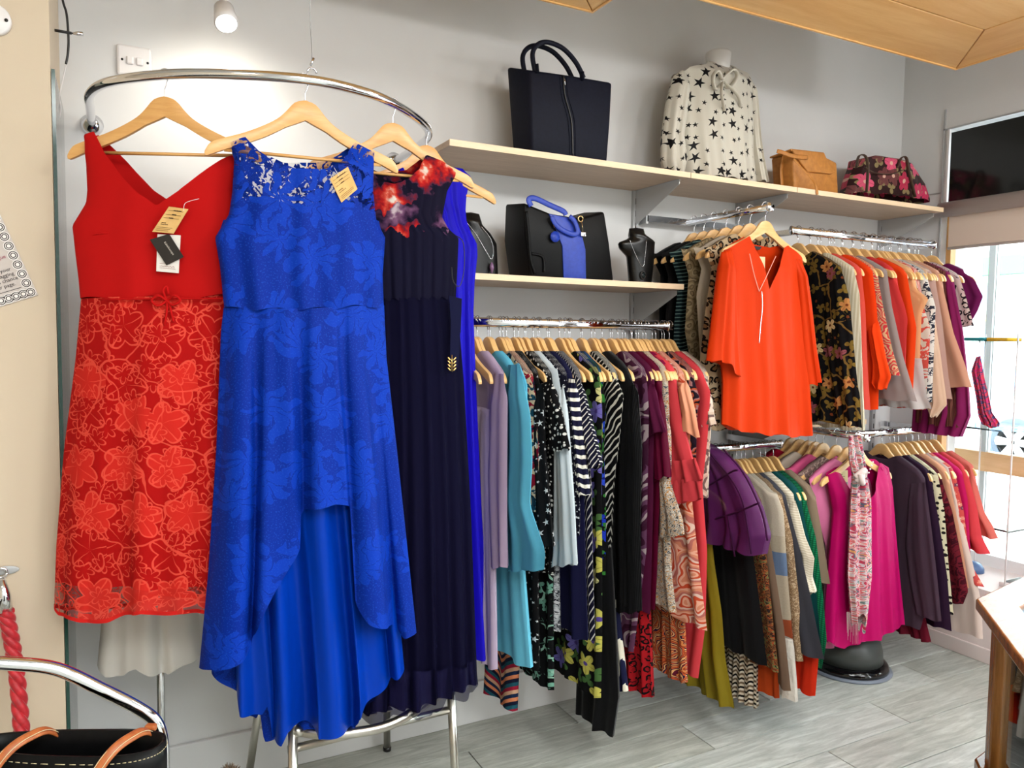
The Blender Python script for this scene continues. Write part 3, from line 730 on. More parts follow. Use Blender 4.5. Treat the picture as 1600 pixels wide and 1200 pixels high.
strokes(f2, Pk, .0118, ink, k, [(.14, .1, .85, 1), (.12, .35, .75, 2.4), (.3, .1, .85, 1), (.28, .4, .6, 2.4), (.43, .1, .85, 1), (.42, .35, .55, 2.8), (.62, .15, .35, 1.6), (.68, .15, .5, 1.4), (.8, .1, .8, 1), (.86, .1, .75, 1), (.92, .1, .7, 1)])
strokes(f2, [(247, 366), (283, 368), (280, 427), (245, 424)], .0038, plain('red_ink', (150, 90, 86), .8), k, [(.78, .15, .6, 1), (.85, .15, .8, 1.2), (.9, .15, .85, 1)])
a = Vector(f2.pt(*f2.sz(259, 379), .0085)); b = Vector(f2.pt(*f2.sz(275, 402), .0085)); xd = (b-a); nn = f2.n; yd = nn.cross(xd)
text('lettering', 'Kaleidoscope', .0066, plain('silver_ink', (210, 200, 190), .6), k, a-yd.normalized()*.001, xd, yd)
tube('tag_string', smoothpath([bp(312, 311, .004), bp(292, 318, .008), bp(290, 331, .0115)], 5), .0006, M['white'], k, n=5)
# pale skirt on a stand behind the red dress
fr = Frame((.1, -.3, 0)); k = thing('dress_stand', 'slim chrome stand with a cream skirt showing below the red dress', 'stand')
garment('cream_skirt', fr, [(185, 800), (165, 900), (152, 1040)], [(300, 800), (318, 900), (336, 1010)], [(185, 800), (300, 800)],
    [(152, 1040), (165, 1047), (190, 1045), (215, 1030), (232, 1037), (262, 1040), (285, 1022), (310, 1012), (336, 1005)], fab('cream_voile', c=(246, 240, 230), alpha=.8, wr=4), k, th=.08, fold=.014, nf=3, seed=9)
q = fr.sz(250, 1000)
tube('pole', [fr.pt(q[0], .02), fr.pt(q[0], .95)], .0105, M['chrome'], k, n=16)
MB().lathe([(.11, 0), (.11, .008), (.02, .016), (.013, .04)], c=fr.pt(q[0], 0)).make('base', M['chrome'], k)
# blue lace dress
def lace_blue(t):
    v = t.warp(t.uv(8.5), .9, 1.6); a, r, c, e = t.petals(v, 8, .52, .5, 1)
    f = t.mt('MULTIPLY', t.mt('LESS_THAN', r, e), t.mt('GREATER_THAN', t.mt('ABSOLUTE', t.mt('SINE', t.mt('ADD', t.mt('MULTIPLY', a, 4), t.mt('MULTIPLY', r, 3)))), .25))
    g = t.mt('GREATER_THAN', t.noise(t.uv(1), 260, 2), .60)
    return f, g
def blue_col(t):
    f, g = lace_blue(t); col = t.mix(f, srgb(2, 42, 150), srgb(5, 56, 178)); return t.mix(t.mt('MULTIPLY', g, .35), col, srgb(30, 92, 206))
def blue_alpha(t):
    f, g = lace_blue(t); uvx = t.xyz(t.uv(1)); n = t.noise(t.uv(1), 46, 2, 1.5); open_ = t.mt('MULTIPLY', t.mt('GREATER_THAN', n, .5), t.mt('GREATER_THAN', uvx[1], BZ))
    open_ = t.mt('MULTIPLY', open_, t.mt('SUBTRACT', 1, f)); return t.mt('SUBTRACT', 1, t.mt('MULTIPLY', open_, .8))
fr = Frame((.42, -.728, 2), -5); BZ = fr.sz(400, 318)[1]
LB = [(355, 214), (366, 250), (363, 300), (358, 335), (336, 372), (344, 420), (350, 480)]
RB = [(588, 226), (584, 260), (583, 300), (588, 345), (602, 372), (598, 430), (600, 490)]
mb_ = fab('blue_lace', blue_col, alpha=blue_alpha, wr=5, bstr=.2, rough=.6)
bd = garment('blue_lace_dress', fr, LB, RB, [(355, 226), (382, 216), (402, 240), (425, 258), (460, 269), (500, 271), (530, 258), (553, 224), (588, 242)],
    [(350, 482), (420, 484), (480, 484), (540, 480), (600, 478)], mb_, th=.05, fold=.006, nf=4, seed=12, t0=.3, rnd=.3, btop=[(355, 226), (382, 216), (410, 234), (445, 248), (500, 249), (530, 240), (553, 224), (588, 242)])
tag(bd, 'bright blue lace dress with sheer yoke and dipped hem', 'dress')
garment('bodice_lining', fr, [(357, 318), (340, 372), (346, 420), (352, 484)], [(586, 318), (598, 372), (595, 430), (598, 484)],
    [(362, 345), (375, 322), (400, 312), (440, 318), (478, 340), (510, 318), (555, 312), (572, 322), (586, 345)], [(352, 484), (598, 480)], fab('blue_lining', c=(4, 46, 150), rough=.5), bd, th=.043, fold=.005, nf=3, seed=12)
garment('lace_overskirt', fr, [(350, 475), (345, 520), (338, 700), (325, 900), (311, 1048)], [(600, 472), (604, 560), (620, 700), (636, 850), (651, 990)],
    [(350, 481), (420, 483), (480, 483), (540, 479), (600, 477)],
    [(311, 1046), (322, 1042), (350, 1028), (385, 1008), (408, 970), (430, 912), (446, 872), (458, 850), (462, 800), (482, 790), (512, 778), (544, 786), (549, 830), (548, 930), (575, 960), (610, 978), (634, 996), (651, 988)],
    mb_, bd, th=.06, fold=.034, nf=4.3, fstart=.06, sharp=.3, seed=13, grow=.8, nu=150, nv=60, back=False, t0=.85)
garment('satin_underskirt', fr.off(-.03), [(352, 478), (350, 560), (352, 760), (362, 900), (370, 1078)], [(598, 478), (600, 560), (606, 760), (618, 900), (634, 1070)],
    [(352, 480), (598, 478)], [(370, 1078), (378, 1110), (402, 1117), (408, 1100), (416, 1145), (445, 1146), (452, 1128), (500, 1134), (546, 1132), (556, 1105), (586, 1086), (612, 1056), (634, 1046)],
    fab('blue_satin', c=(2, 58, 176), rough=.32, weave=400, wr=3, bstr=.1), bd, th=.045, fold=.030, nf=4.2, t0=.8, fstart=.1, sharp=.15, seed=15, nu=150, nv=60)
garment('lace_hem', fr.off(-.075), [(330, 1040), (331, 1060)], [(634, 1030), (636, 1060)],
    [(330, 1040), (634, 1020)], [(331, 1052), (362, 1072), (372, 1082), (378, 1116), (402, 1120), (410, 1104), (416, 1149), (445, 1150), (455, 1134), (500, 1140), (546, 1138), (560, 1110), (588, 1090), (636, 1050)],
    mb_, bd, th=.02, fold=.016, nf=4.2, fstart=1, sharp=.15, seed=15, nu=110, nv=12)
k = thing('price_tag', 'kraft price tag pinned at the neckline of the bright blue dress', 'tag'); f2 = fr.off(.05)
Pk = [(515, 280), (543, 261), (558, 296), (533, 317)]
quad_tag('card', f2, Pk, .004, kraft, k)
strokes(f2, Pk, .0056, ink, k, [(.14, .1, .9, 1), (.12, .3, .8, 2.4), (.27, .1, .9, 1), (.26, .35, .55, 2.4), (.4, .1, .9, 1), (.39, .35, .55, 2.6), (.58, .1, .35, 1.5), (.66, .1, .5, 1.2), (.8, .1, .85, 1), (.86, .1, .85, 1), (.92, .1, .7, 1)])
tube('tag_string', smoothpath([bp(522, 262, .0), bp(524, 268, .008), bp(529, 276, .006)], 5), .0006, M['white'], k, n=5)
# navy dress
def navy_pat(t):
    v = t.warp(t.uv(9.5), .7, 2.6); a, r, c_, e = t.petals(v, 5, .62, .3, .9); q = t.mt('ADD', t.mt('DIVIDE', r, e), t.mt('MULTIPLY', t.mt('SUBTRACT', t.noise(t.uv(1), 70, 4), .5), .9))
    red = t.ramp(q, [(.05, srgb(226, 214, 200)), (.28, srgb(214, 90, 70)), (.5, srgb(184, 28, 26)), (.75, srgb(120, 20, 34)), (.92, srgb(70, 36, 62)), (1.0, srgb(16, 12, 34))], False)
    mau = t.ramp(q, [(.05, srgb(190, 170, 176)), (.3, srgb(120, 80, 110)), (.7, srgb(70, 40, 70)), (.95, srgb(16, 12, 34))], False)
    c = t.mix(t.mt('GREATER_THAN', c_[1], .35), mau, red)
    z = t.xyz(t.uv(1))[1]; e = t.mt('ADD', z, t.mt('MULTIPLY', t.mt('SUBTRACT', t.noise(t.uv(1), 26, 3), .5), .16)); return t.mix(t.mt('GREATER_THAN', e, NZ), srgb(14, 12, 36), c)
fr = Frame((.668, -.648, 2), -5); NZ = fr.sz(640, 362)[1]
nav = fab('navy_chiffon', c=(10, 8, 34), rough=.8, wr=4, bstr=.1, sheen=0, spec=.05)
nd = garment('navy_dress', fr, [(520, 250), (560, 300), (552, 370), (560, 470)], [(716, 245), (712, 275), (698, 300), (690, 340), (700, 358), (716, 372), (714, 420), (711, 470)],
    [(520, 262), (555, 248), (590, 288), (612, 292), (632, 284), (650, 268), (664, 243), (690, 254), (716, 276)], [(560, 470), (640, 468), (711, 466)], fab('navy_floral', navy_pat), th=.045, fold=.003, nf=10, seed=21, t0=.3, rnd=.35,
    btop=[(520, 262), (555, 248), (600, 266), (640, 262), (664, 243), (690, 254), (716, 276)])
tag(nd, 'long navy chiffon dress with red floral bodice and gold leaf charm', 'dress')
garment('pleated_skirt', fr, [(560, 465), (556, 700), (550, 900), (548, 1112)], [(714, 465), (725, 600), (736, 800), (746, 1068)], [(560, 468), (640, 466), (714, 465)],
    [(548, 1104), (575, 1110), (600, 1096), (640, 1098), (680, 1082), (712, 1074), (732, 1068), (746, 1062)], nav, nd, th=.052, fold=.008, nf=8, fstart=.2, t0=.88, seed=22, nu=120)
garment('chiffon_hem', fr.off(.008), [(552, 1040), (548, 1120)], [(744, 1040), (748, 1078)], [(552, 1040), (744, 1030)],
    [(548, 1112), (575, 1120), (590, 1122), (610, 1104), (640, 1106), (676, 1100), (688, 1082), (715, 1083), (735, 1076), (748, 1070)], fab('navy_sheer', c=(20, 17, 54), alpha=.72), nd, th=.06, fold=.014, nf=6, fstart=1, seed=23, nu=80, nv=10)
f2 = fr.off(.045)
def sp_(x, y, o=0): return f2.pt(*f2.sz(x, y), o)
quad_tag('sash_end', f2, [(701, 505), (716, 508), (712, 574), (699, 572)], .018, fab('navy_sash', c=(18, 20, 52)), nd, .003)
quad_tag('sash', f2, [(699, 462), (719, 467), (717, 520), (703, 518)], .012, fab('navy_sash'), nd, .003)
gold = plain('gold_metal', (232, 196, 120), .25, 1)
ml = MB()
for i in range(4):
    for sgn in (-1, 1):
        c_ = Vector(sp_(701.5+sgn*4.2, 560+i*5.4, .026)); d = Vector((.8*sgn, 0, .8)).normalized()
        ml.tube([c_-d*.007, c_-d*.003, c_+d*.003, c_+d*.007], [.0006, .0026, .0026, .0006], n=8)
ml.tube([sp_(701.5, 554, .026), sp_(701.5, 580, .026)], .0012, n=8)
ml.make('gold_leaf_charm', gold, nd)
tube('hanging_loop', smoothpath([sp_(712, 368, .0), sp_(722, 380, .01), (sp_(723, 420, .012)), sp_(716, 447, .014), sp_(706, 440, .012), sp_(704, 418, .01)], 5), .0012, M['black'], nd, n=6)
# royal blue dress
fr = Frame((.832, -.468, 2), 0)
ro = garment('royal_blue_dress', fr, [(600, 265), (640, 330), (632, 400), (650, 470), (640, 800), (630, 1020)], [(737, 268), (732, 290), (727, 320), (729, 350), (747, 386), (741, 440), (739, 490), (743, 600), (752, 800), (766, 1018)],
    [(600, 290), (628, 262), (660, 300), (690, 300), (708, 262), (722, 264), (737, 278)], [(630, 1022), (700, 1020), (742, 1022), (766, 1016)], fab('royal_crepe', c=(28, 16, 190), rough=.55, wr=4, bstr=.12), th=.05, fold=.013, nf=6, seed=25, nu=90, open_top=False)
tag(ro, 'long royal blue dress hanging at the wall end of the curved rail', 'dress')
# ------------------------------------------------------------------ things on the shelves
navy_l = noisy('navy_leather', (13, 15, 28), (18, 21, 36), 90, .6, bstr=.08, spec=.15); blk_l = noisy('black_leather', (7, 7, 8), (12, 12, 13), 120, .45, bstr=.06, spec=.15)
blue_l = noisy('cobalt_leather', (22, 50, 150), (28, 60, 168), 90, .45, bstr=.1)
def poly_bag(name, front, back, mat, parent, bevel=.012):
    return MB().prism(front, back).make(name, mat, parent, bevel=bevel)
k = thing('tote_bag', 'tall navy leather tote bag with zip front standing on the upper shelf', 'bag')
F_ = lambda Y, *P: [tuple(onY(x, y, Y)) for x, y in P]
ff = [Vector(p) for p in F_(-.275, (829, 110), (893, 118), (957, 129), (954, 190), (949, 252), (890, 243), (832, 236), (829, 170))]
zb = 2.128
for i in (4, 5, 6): ff[i].z = zb
bb = [p.copy() for p in ff]
bk = [onY(791, 104, -.16), None, None, None, None, None, onY(802, 226, -.16), onY(795, 160, -.16)]
for i, p in enumerate(bb):
    p.y = -.16; p.z += .02 if i in (1, 2) else 0
    if bk[i]: p.x, p.z = bk[i].x, (zb if i == 6 else bk[i].z)
poly_bag('body', ff, bb, navy_l, k, .01)
t_ = lambda P, Y=-.28, n=6: smoothpath([onY(x, y, Y) for x, y in P], n)
tube('handle', t_([(836, 112), (832, 85), (840, 70), (856, 66), (880, 76), (900, 98), (912, 122)], -.27), .0085, navy_l, k)
tube('handle', [Vector(p)+Vector((-.012, .05, .002)) for p in t_([(836, 112), (832, 85), (840, 70), (856, 66), (880, 76), (900, 98), (912, 122)], -.27)], .0085, navy_l, k)
for x, y in ((838, 108), (909, 120)): tube('handle_tab', t_([(x, y-6), (x+1, y+10)], -.279), [.014, .017], navy_l, k, flat=.4, n=12) if 0 else MB().tube([onY(x, y-7, -.277), onY(x+1, y+6, -.277)], .013, n=14, flat=.45, up=(0, -1, 0)).make('handle_tab', navy_l, k)
tube('zip', t_([(880, 118), (883, 150), (893, 190), (895, 245)], -.277), .0032, M['black'], k)
for dx in (-5, 5): tube('piping', t_([(880+dx, 118), (883+dx, 150), (893+dx, 190), (895+dx*.8, 245)], -.2765), .0014, navy_l, k, n=6)
tube('zip_pull', [onY(882, 122, -.281), onY(883, 133, -.281)], .0022, M['steel'], k)
# star blouse on a bust
star = fab('star_satin', P_stars((226, 220, 206), (22, 20, 22), 21, .50, .5, .6), rough=.5, wr=6, bstr=.2)
k = thing('display_bust', 'white bust in a cream blouse with black stars on the upper shelf', 'mannequin')
fr = Frame((2.15, -.165, 0)); nx = fr.sz(1122, 100)
MB().lathe([(.048, 2.52), (.046, 2.56), (.047, 2.60), (.051, 2.662), (.049, 2.668)], c=(fr.P.x+nx[0], -.165, 0), n=28).make('neck', plain('bust_white', (226, 224, 222), .35), k)
garment('blouse', fr, [(1052, 112), (1056, 180), (1062, 240), (1066, 272)], [(1172, 124), (1174, 200), (1172, 240), (1176, 290)], [(1052, 122), (1066, 110), (1090, 106), (1100, 97), (1143, 104), (1150, 112), (1164, 116), (1172, 128)],
    [(1066, 276), (1100, 281), (1140, 287), (1176, 294)], star, k, th=.10, fold=.006, nf=6, rnd=.5, seed=31)
garment('sleeve', fr.off(.03), [(1054, 114), (1042, 160), (1035, 215), (1034, 250), (1040, 272)], [(1076, 114), (1074, 160), (1066, 215), (1072, 250), (1066, 272)], [(1054, 118), (1065, 110), (1076, 118)], [(1040, 270), (1052, 276), (1066, 276)], star, k, th=.045, fold=.006, nf=3, seed=32, open_top=False)
garment('sleeve', fr.off(.02), [(1158, 124), (1164, 180), (1168, 230), (1176, 285)], [(1174, 124), (1180, 160), (1183, 215), (1188, 250), (1196, 286)], [(1158, 124), (1165, 118), (1174, 128)], [(1176, 282), (1186, 286), (1196, 284)], star, k, th=.045, fold=.006, nf=3, seed=33, open_top=False)
MB().lathe([(.054, 2.50), (.057, 2.53), (.054, 2.555), (.051, 2.56)], c=(fr.P.x+nx[0], -.165, 0), n=28).make('collar', star, k)
f2 = fr.off(.112)
for P, w in (([(1128, 124), (1118, 112), (1112, 122), (1120, 138), (1130, 130)], .010), ([(1128, 124), (1142, 110), (1150, 120), (1142, 136), (1131, 130)], .010), ([(1129, 128), (1124, 146), (1128, 160), (1134, 172)], .008), ([(1131, 128), (1142, 142), (1152, 152), (1160, 166)], .008)):
    MB().tube(smoothpath([f2.pt(*f2.sz(*q), .012*math.sin(i*1.3)) for i, q in enumerate(P)], 6), w, n=10, flat=.5, up=(0, -1, 0)).make('neck_bow', star, k)
# tan satchel
tan = noisy('tan_leather', (168, 108, 44), (190, 126, 56), 50, .55, bstr=.15)
k = thing('satchel', 'small tan leather satchel with flap and strap on the upper shelf', 'bag')
ff = [Vector(p) for p in F_(-.25, (1238, 240), (1292, 246), (1308, 254), (1311, 302), (1272, 298), (1242, 293))]
for i in (3, 4, 5): ff[i].z = zb
bb = [p+Vector((-.01, .11, 0)) for p in ff]; poly_bag('body', ff, bb, tan, k, .008)
fl = [Vector(p) for p in F_(-.262, (1236, 232), (1288, 238), (1296, 256), (1305, 268), (1300, 272), (1262, 268))]; fb = [p+Vector((0, .012, 0)) for p in fl]
poly_bag('flap', fl, fb, tan, k, .004)
fl2 = [fl[0], fl[1], fl[1]+Vector((0, .12, -.01)), fl[0]+Vector((0, .12, -.01))]; MB().prism(fl2, [p+Vector((0, 0, -.008)) for p in fl2]).make('flap_top', tan, k, bevel=.003)
MB().tube(smoothpath([onY(1262, 246, -.27), onY(1240, 244, -.27), onY(1222, 238, -.26), onY(1214, 236, -.25)], 5), .009, n=10, flat=.3, up=(0, 0, 1)).make('strap', tan, k)
MB().tube(smoothpath([onY(1226, 240, -.20), onY(1221, 262, -.20), onY(1222, 290, -.20)], 5), .009, n=10, flat=.3, up=(1, 0, 0)).make('strap', tan, k)
MB().tube(smoothpath([onY(1240, 248, -.275), onY(1252, 262, -.285), onY(1266, 276, -.30), onY(1275, 290, -.325), onY(1277, 304, -.332)], 5), .006, n=10, flat=.3, up=(1, 0, 0)).make('strap_end', tan, k)
# flowered bag
k = thing('flowered_handbag', 'brown handbag with pink flower print at the end of the upper shelf', 'bag')
flo = fab('bag_flowers', P_flowers((58, 34, 34), [(216, 48, 96), (238, 96, 130), (200, 60, 90), (120, 70, 70)], 10, 5, .46, .4, (240, 190, 170), leaf=(150, 132, 92), rand=.7), rough=.5, wr=20)
fr = Frame((3.0, -.17, 0), 2)
garment('body', fr, [(1335, 256), (1324, 285), (1320, 302)], [(1416, 262), (1436, 290), (1444, 312)], [(1335, 262), (1340, 250), (1352, 246), (1375, 250), (1400, 248), (1412, 252), (1416, 268)], [(1320, 303), (1380, 309), (1444, 317)], flo, k, th=.075, fold=.003, nf=4, rnd=.25, seed=35, open_top=False, nu=40, nv=24)
brn = plain('brown_trim', (74, 56, 44), .5)
for P in ([(1338, 262), (1342, 244), (1352, 244), (1356, 262), (1354, 300)], [(1402, 262), (1408, 247), (1416, 247), (1420, 268), (1430, 308)]):
    MB().tube(smoothpath([fr.off(.082).pt(*fr.off(.082).sz(*q)) for q in P], 5), .008, n=10, flat=.35, up=(0, -1, 0)).make('handle', brn, k)
MB().tube(smoothpath([fr.off(.08).pt(*fr.off(.08).sz(*q)) for q in ((1352, 262), (1366, 270), (1392, 272), (1410, 266))], 5), .006, n=10, flat=.4, up=(0, -1, 0)).make('zip_band', brn, k)
# black handbag with cobalt band
k = thing('black_blue_handbag', 'large black handbag with cobalt blue band and handles on the lower shelf', 'bag'); zb2 = 1.706
ff = [Vector(p) for p in F_(-.27, (818, 316), (862, 334), (905, 341), (945, 330), (953, 380), (960, 436), (895, 434), (830, 431), (822, 370))]
for i in (5, 6, 7): ff[i].z = zb2
bb = [p+Vector((-.012, .15 if i > 3 else .12, .012 if i < 4 else 0)) for i, p in enumerate(ff)]
poly_bag('body', ff, bb, blk_l, k, .010)
tube('gusset_fold', t_([(822, 330), (826, 370), (829, 405), (836, 428)], -.272), .006, blk_l, k)
tube('gusset_fold', t_([(830, 396), (848, 402), (850, 425)], -.274), .005, blk_l, k)
bl_ = [Vector(p) for p in F_(-.2745, (858, 334), (893, 341), (908, 362), (915, 390), (916, 434), (881, 433), (879, 385), (868, 355))]; bl_[4].z = bl_[5].z = zb2+.001
poly_bag('band', bl_, [p+Vector((0, .008, 0)) for p in bl_], blue_l, k, .0015)
MB().tube(t_([(830, 322), (826, 312), (836, 310), (858, 320), (880, 330), (884, 336)], -.285), .010, n=12, flat=.4, up=(0, 0, 1)).make('handle', blue_l, k)
MB().tube(t_([(862, 338), (868, 350), (880, 360), (896, 366), (903, 362), (898, 346), (890, 338)], -.285), .009, n=12, flat=.4, up=(0, 0, 1)).make('handle', blue_l, k)
c_ = onY(867, 370, -.282); MB().tube([c_, c_+Vector((0, -.003, 0))], .019, n=24).make('round_tag', blue_l, k)
tube('tag_cord', [onY(862, 340, -.281), onY(866, 356, -.283)], .0015, M['chrome'], k)
g_ = plain('gold_ring', (206, 180, 130), .25, 1); c_ = onY(907, 342, -.279)
tube('ring', [c_+Vector((.010*math.cos(i*.5236), 0, .010*math.sin(i*.5236))) for i in range(13)], .0025, g_, k)
tube('charm_chain', [onY(909, 347, -.28), onY(911, 362, -.28)], .001, g_, k); MB().span(tuple(onY(908, 362, -.283)), tuple(onY(915, 370, -.279))).make('charm', M['chrome'], k, bevel=.002)
# jewellery necks
jb = plain('jewellery_velvet', (10, 9, 9), .3, spec=.4)
def neckform(label, P_L, P_R, top, bot, Y, chain, pend, pc):
    k = thing('jewellery_neck', label, 'display'); fr = Frame((0, Y, 0))
    garment('neck_form', fr, P_L, P_R, top, bot, jb, k, th=.035, fold=0, rnd=.45, nu=30, nv=30, open_top=False)
    f2 = fr.off(.037); tube('chain', smoothpath([f2.pt(*f2.sz(*q)) for q in chain], 5), .0008, M['chrome'], k, n=5)
    c_ = Vector(f2.pt(*f2.sz(*pend), .002))
    if pc: MB().lathe([(.001, -.022), (.007, -.006), (.0085, .0), (.006, .009), (.001, .018)], c=c_, n=8).make('pendant', plain('amethyst', (120, 86, 120), .15), k); MB().span(tuple(c_+Vector((-.012, -.004, -.03))), tuple(c_+Vector((.012, .0, -.021)))).make('pendant_base', M['chrome'], k, bevel=.002)
    else:
        tube('pendant', [c_+Vector((.011*math.cos(i*.5236), 0, .014*math.sin(i*.5236))) for i in range(13)], .0028, M['black'], k)
        MB().tube([c_, c_+Vector((0, -.002, 0))], .008, n=16).make('pendant_stone', plain('jet', (30, 40, 42), .1), k)
neckform('black jewellery neck with silver chain near the shelf upright', [(983, 357), (984, 372), (966, 379), (968, 388), (980, 400), (984, 441)], [(1006, 358), (1006, 368), (1022, 378), (1020, 410), (1016, 442)], [(983, 357), (994, 356), (1006, 358)], [(984, 441), (1016, 443)], -.20,
    [(984, 375), (992, 395), (1004, 417), (1008, 400), (1010, 375)], (1004, 430), False)
neckform('black jewellery neck with lilac pendant beside the royal blue dress', [(722, 333), (720, 360), (700, 378), (712, 431)], [(749, 335), (752, 352), (766, 366), (776, 382), (778, 431)], [(722, 333), (735, 332), (749, 335)], [(712, 430), (778, 432)], -.22,
    [(729, 347), (745, 368), (758, 390), (768, 405), (771, 390), (766, 372), (752, 354)], (768, 418), True)
# ------------------------------------------------------------------ garments on the racks
def bis(f, lo, hi):
    a = f(lo)
    for _ in range(40):
        m = (lo+hi)/2
        if (f(m) > 0) == (a > 0): lo = m
        else: hi = m
    return (lo+hi)/2
GN = [100]
def rk(rail_, name, label, cat, mat, tip, prof, X=None, back=-.2, th=.021, fold=.008, nf=5, sleeves=(), drop=None, up=0, half=.222, **kw):
    Yr, z = RL[rail_]; GN[0] += 1
    if X is None: X = bis(lambda q: onX(tip[0], tip[1], q).y-(Yr-half), .5, 3.95)
    fr = Frame((X, Yr, 0), -90); Rp = [fr.sz(*tip)]+[fr.sz(*p) for p in prof]
    for i in range(1, len(Rp)):
        if Rp[i][1] >= Rp[i-1][1]: Rp[i] = (Rp[i][0], Rp[i-1][1]-.004)
    zt = Rp[0][1]; zb = max(Rp[-1][1], .03)
    zs = max(zt, z-.2) if not up else zt
    Lp = [(back, zs), (back, zb)]
    tp = [(back, zs), (-.20, z-.155), (-.085, z-.093), (-.03, z-.12), (.03, z-.12), (.085, z-.093), (.150, z-.124), (.19, z-.148), (Rp[0][0], zt)]
    if up: tp = [(back, zt), (Rp[0][0], zt)]
    o = garment(name, fr, Lp, Rp, tp, [(back, zb), (Rp[-1][0], zb)], mat, th=th, fold=fold, nf=nf, px=False, seed=GN[0], nu=kw.get('nu', 44), nv=kw.get('nv', 36), rnd=.28, t0=.6, open_top=False)
    if not up: put_hanger((X, Yr, z+.003), 90+random.uniform(-1.2, 1.2), 'wooden hanger holding the '+name.replace('_', ' '), None, hproto2)
    if label: tag(o, label, cat, kw.get('group'))
    for sv in sleeves:
        L, Rr = sv[0], sv[1]; m2 = sv[2] if len(sv) > 2 and sv[2] else mat
        garment('sleeve', fr.off(.012), L, Rr, [L[0], Rr[0]], [L[-1], Rr[-1]], m2, o, th=.02, fold=.004, nf=2.2, seed=GN[0]+7, nu=22, nv=26, fstart=.4)
    o['X'] = X; del o['X']
    return o, fr
c1 = lambda k_, c, **q: fab(k_, c=c, **q)
lilac, aqua = c1('lilac', (182, 160, 186), wr=5, bstr=.15), c1('aqua', (96, 184, 214), wr=5, bstr=.15)
black = c1('black', (15, 15, 17), sheen=.1); navyc = c1('navy', (22, 22, 58)); coral = c1('coral', (222, 70, 78), wr=6); burg = c1('burgundy', (96, 8, 44), rough=.5)
J = 'garment'
rk('L', 'lilac_trousers', 'pale lilac trousers hanging beneath the lilac jacket', J, c1('pale_lilac', (196, 176, 200)), (770, 640), [(772, 860), (776, 1047)], X=1.045, up=1, back=-.06)
rk('L', 'lilac_jacket', 'lilac long sleeved jacket first on the lower rail', 'jacket', lilac, (786, 584), [(784, 640), (778, 760), (773, 864)], sleeves=[([(766, 585), (762, 640), (756, 740), (760, 800), (766, 886)], [(786, 584), (792, 620), (792, 800), (793, 886)])], fold=.005)
rk('L', 'aqua_dress', 'aqua shift dress flaring under the aqua coat', 'dress', c1('aqua_light', (110, 198, 226)), (818, 640), [(812, 800), (818, 900), (824, 980), (829, 1046)], X=1.135, up=1, back=-.08, fold=.006, nf=3)
rk('L', 'aqua_coat', 'aqua blue coat with wide cuff next to the lilac jacket', 'coat', aqua, (810, 567), [(822, 600), (822, 700), (812, 860)], sleeves=[([(794, 570), (794, 700), (790, 800), (794, 892)], [(812, 570), (828, 650), (831, 720), (827, 790), (852, 862), (850, 890)])], fold=.004)
rk('L', 'wave_print_skirt', 'skirt with navy, red and cream wave print low beside the aqua dress', 'skirt', fab('waves', P_zig([(24, 40, 72), (206, 160, 130), (150, 26, 52), (30, 84, 100), (22, 26, 50), (214, 130, 90)], 13, .05, 12)), (806, 900), [(808, 1040), (804, 1112)], X=1.16, up=1, back=-.07, fold=.014, nf=2)
rk('L', 'scarf_print_top', 'navy and red scarf print top tucked after the aqua coat', 'top', fab('scarfprint', P_blotch([(20, 24, 52), (150, 20, 44), (222, 196, 160), (24, 70, 90), (16, 16, 26)], 22)), (829, 585), [(837, 620), (841, 700), (843, 800)])
starb = fab('star_black', P_stars((16, 16, 18), (226, 226, 226), 30, .34, .55, .9))
rk('L', 'star_print_dress', 'long black dress scattered with small white stars', 'dress', starb, (840, 586), [(849, 640), (846, 800), (840, 900), (842, 1050)], sleeves=[([(828, 600), (826, 700), (824, 812), (836, 846)], [(849, 600), (850, 700), (858, 790), (864, 856)])])
rk('L', 'mint_lace_dress', 'black dress with mint leaf embroidery and scalloped hem', 'dress', fab('mintlace', P_flowers((15, 16, 18), [(15, 16, 18)], 16, 4, .45, .6, (15, 16, 18), vines=(150, 196, 176), leaf=(120, 176, 156))), (862, 700), [(864, 900), (866, 1080)], X=1.27, up=1)
rk('L', 'polka_dot_blouse', 'black blouse with white polka dots and a bell sleeve', 'blouse', fab('polka', P_dots((15, 15, 17), (232, 230, 224), 58, .2, .75)), (860, 588), [(868, 640), (866, 760), (866, 900)], sleeves=[([(846, 600), (852, 650), (848, 706)], [(862, 594), (879, 650), (892, 702)])])
rk('L', 'white_lace_trousers', 'white lace trousers between dark dresses on the lower rail', 'trousers', fab('whitelace', P_blotch([(226, 228, 232), (190, 194, 200), (60, 62, 70), (232, 232, 236)], 70)), (870, 700), [(874, 900), (876, 988)], X=1.30, up=1, back=0)
rk('L', 'white_blouse', 'pale white blouse with gathered cuff after the polka dots', 'blouse', c1('offwhite', (206, 216, 222)), (870, 577), [(880, 640), (884, 760), (878, 880)], sleeves=[([(870, 640), (868, 760), (866, 860), (862, 884)], [(880, 600), (889, 700), (897, 800), (900, 860), (902, 882)])])
rk('L', 'cream_chevron_skirt', 'black skirt with broad cream chevron bands', 'skirt', fab('chev', P_zig([(16, 16, 20), (232, 226, 208), (232, 226, 208)], 26, .012, 18)), (890, 780), [(894, 880), (897, 984)], X=1.345, up=1, back=.02)
rk('L', 'dotted_navy_dress', 'navy dress with tiny white dots behind the white blouse', 'dress', fab('navydots', P_dots((18, 18, 34), (226, 226, 226), 70, .17, .9)), (884, 588), [(894, 640), (902, 720), (906, 800), (905, 840)])
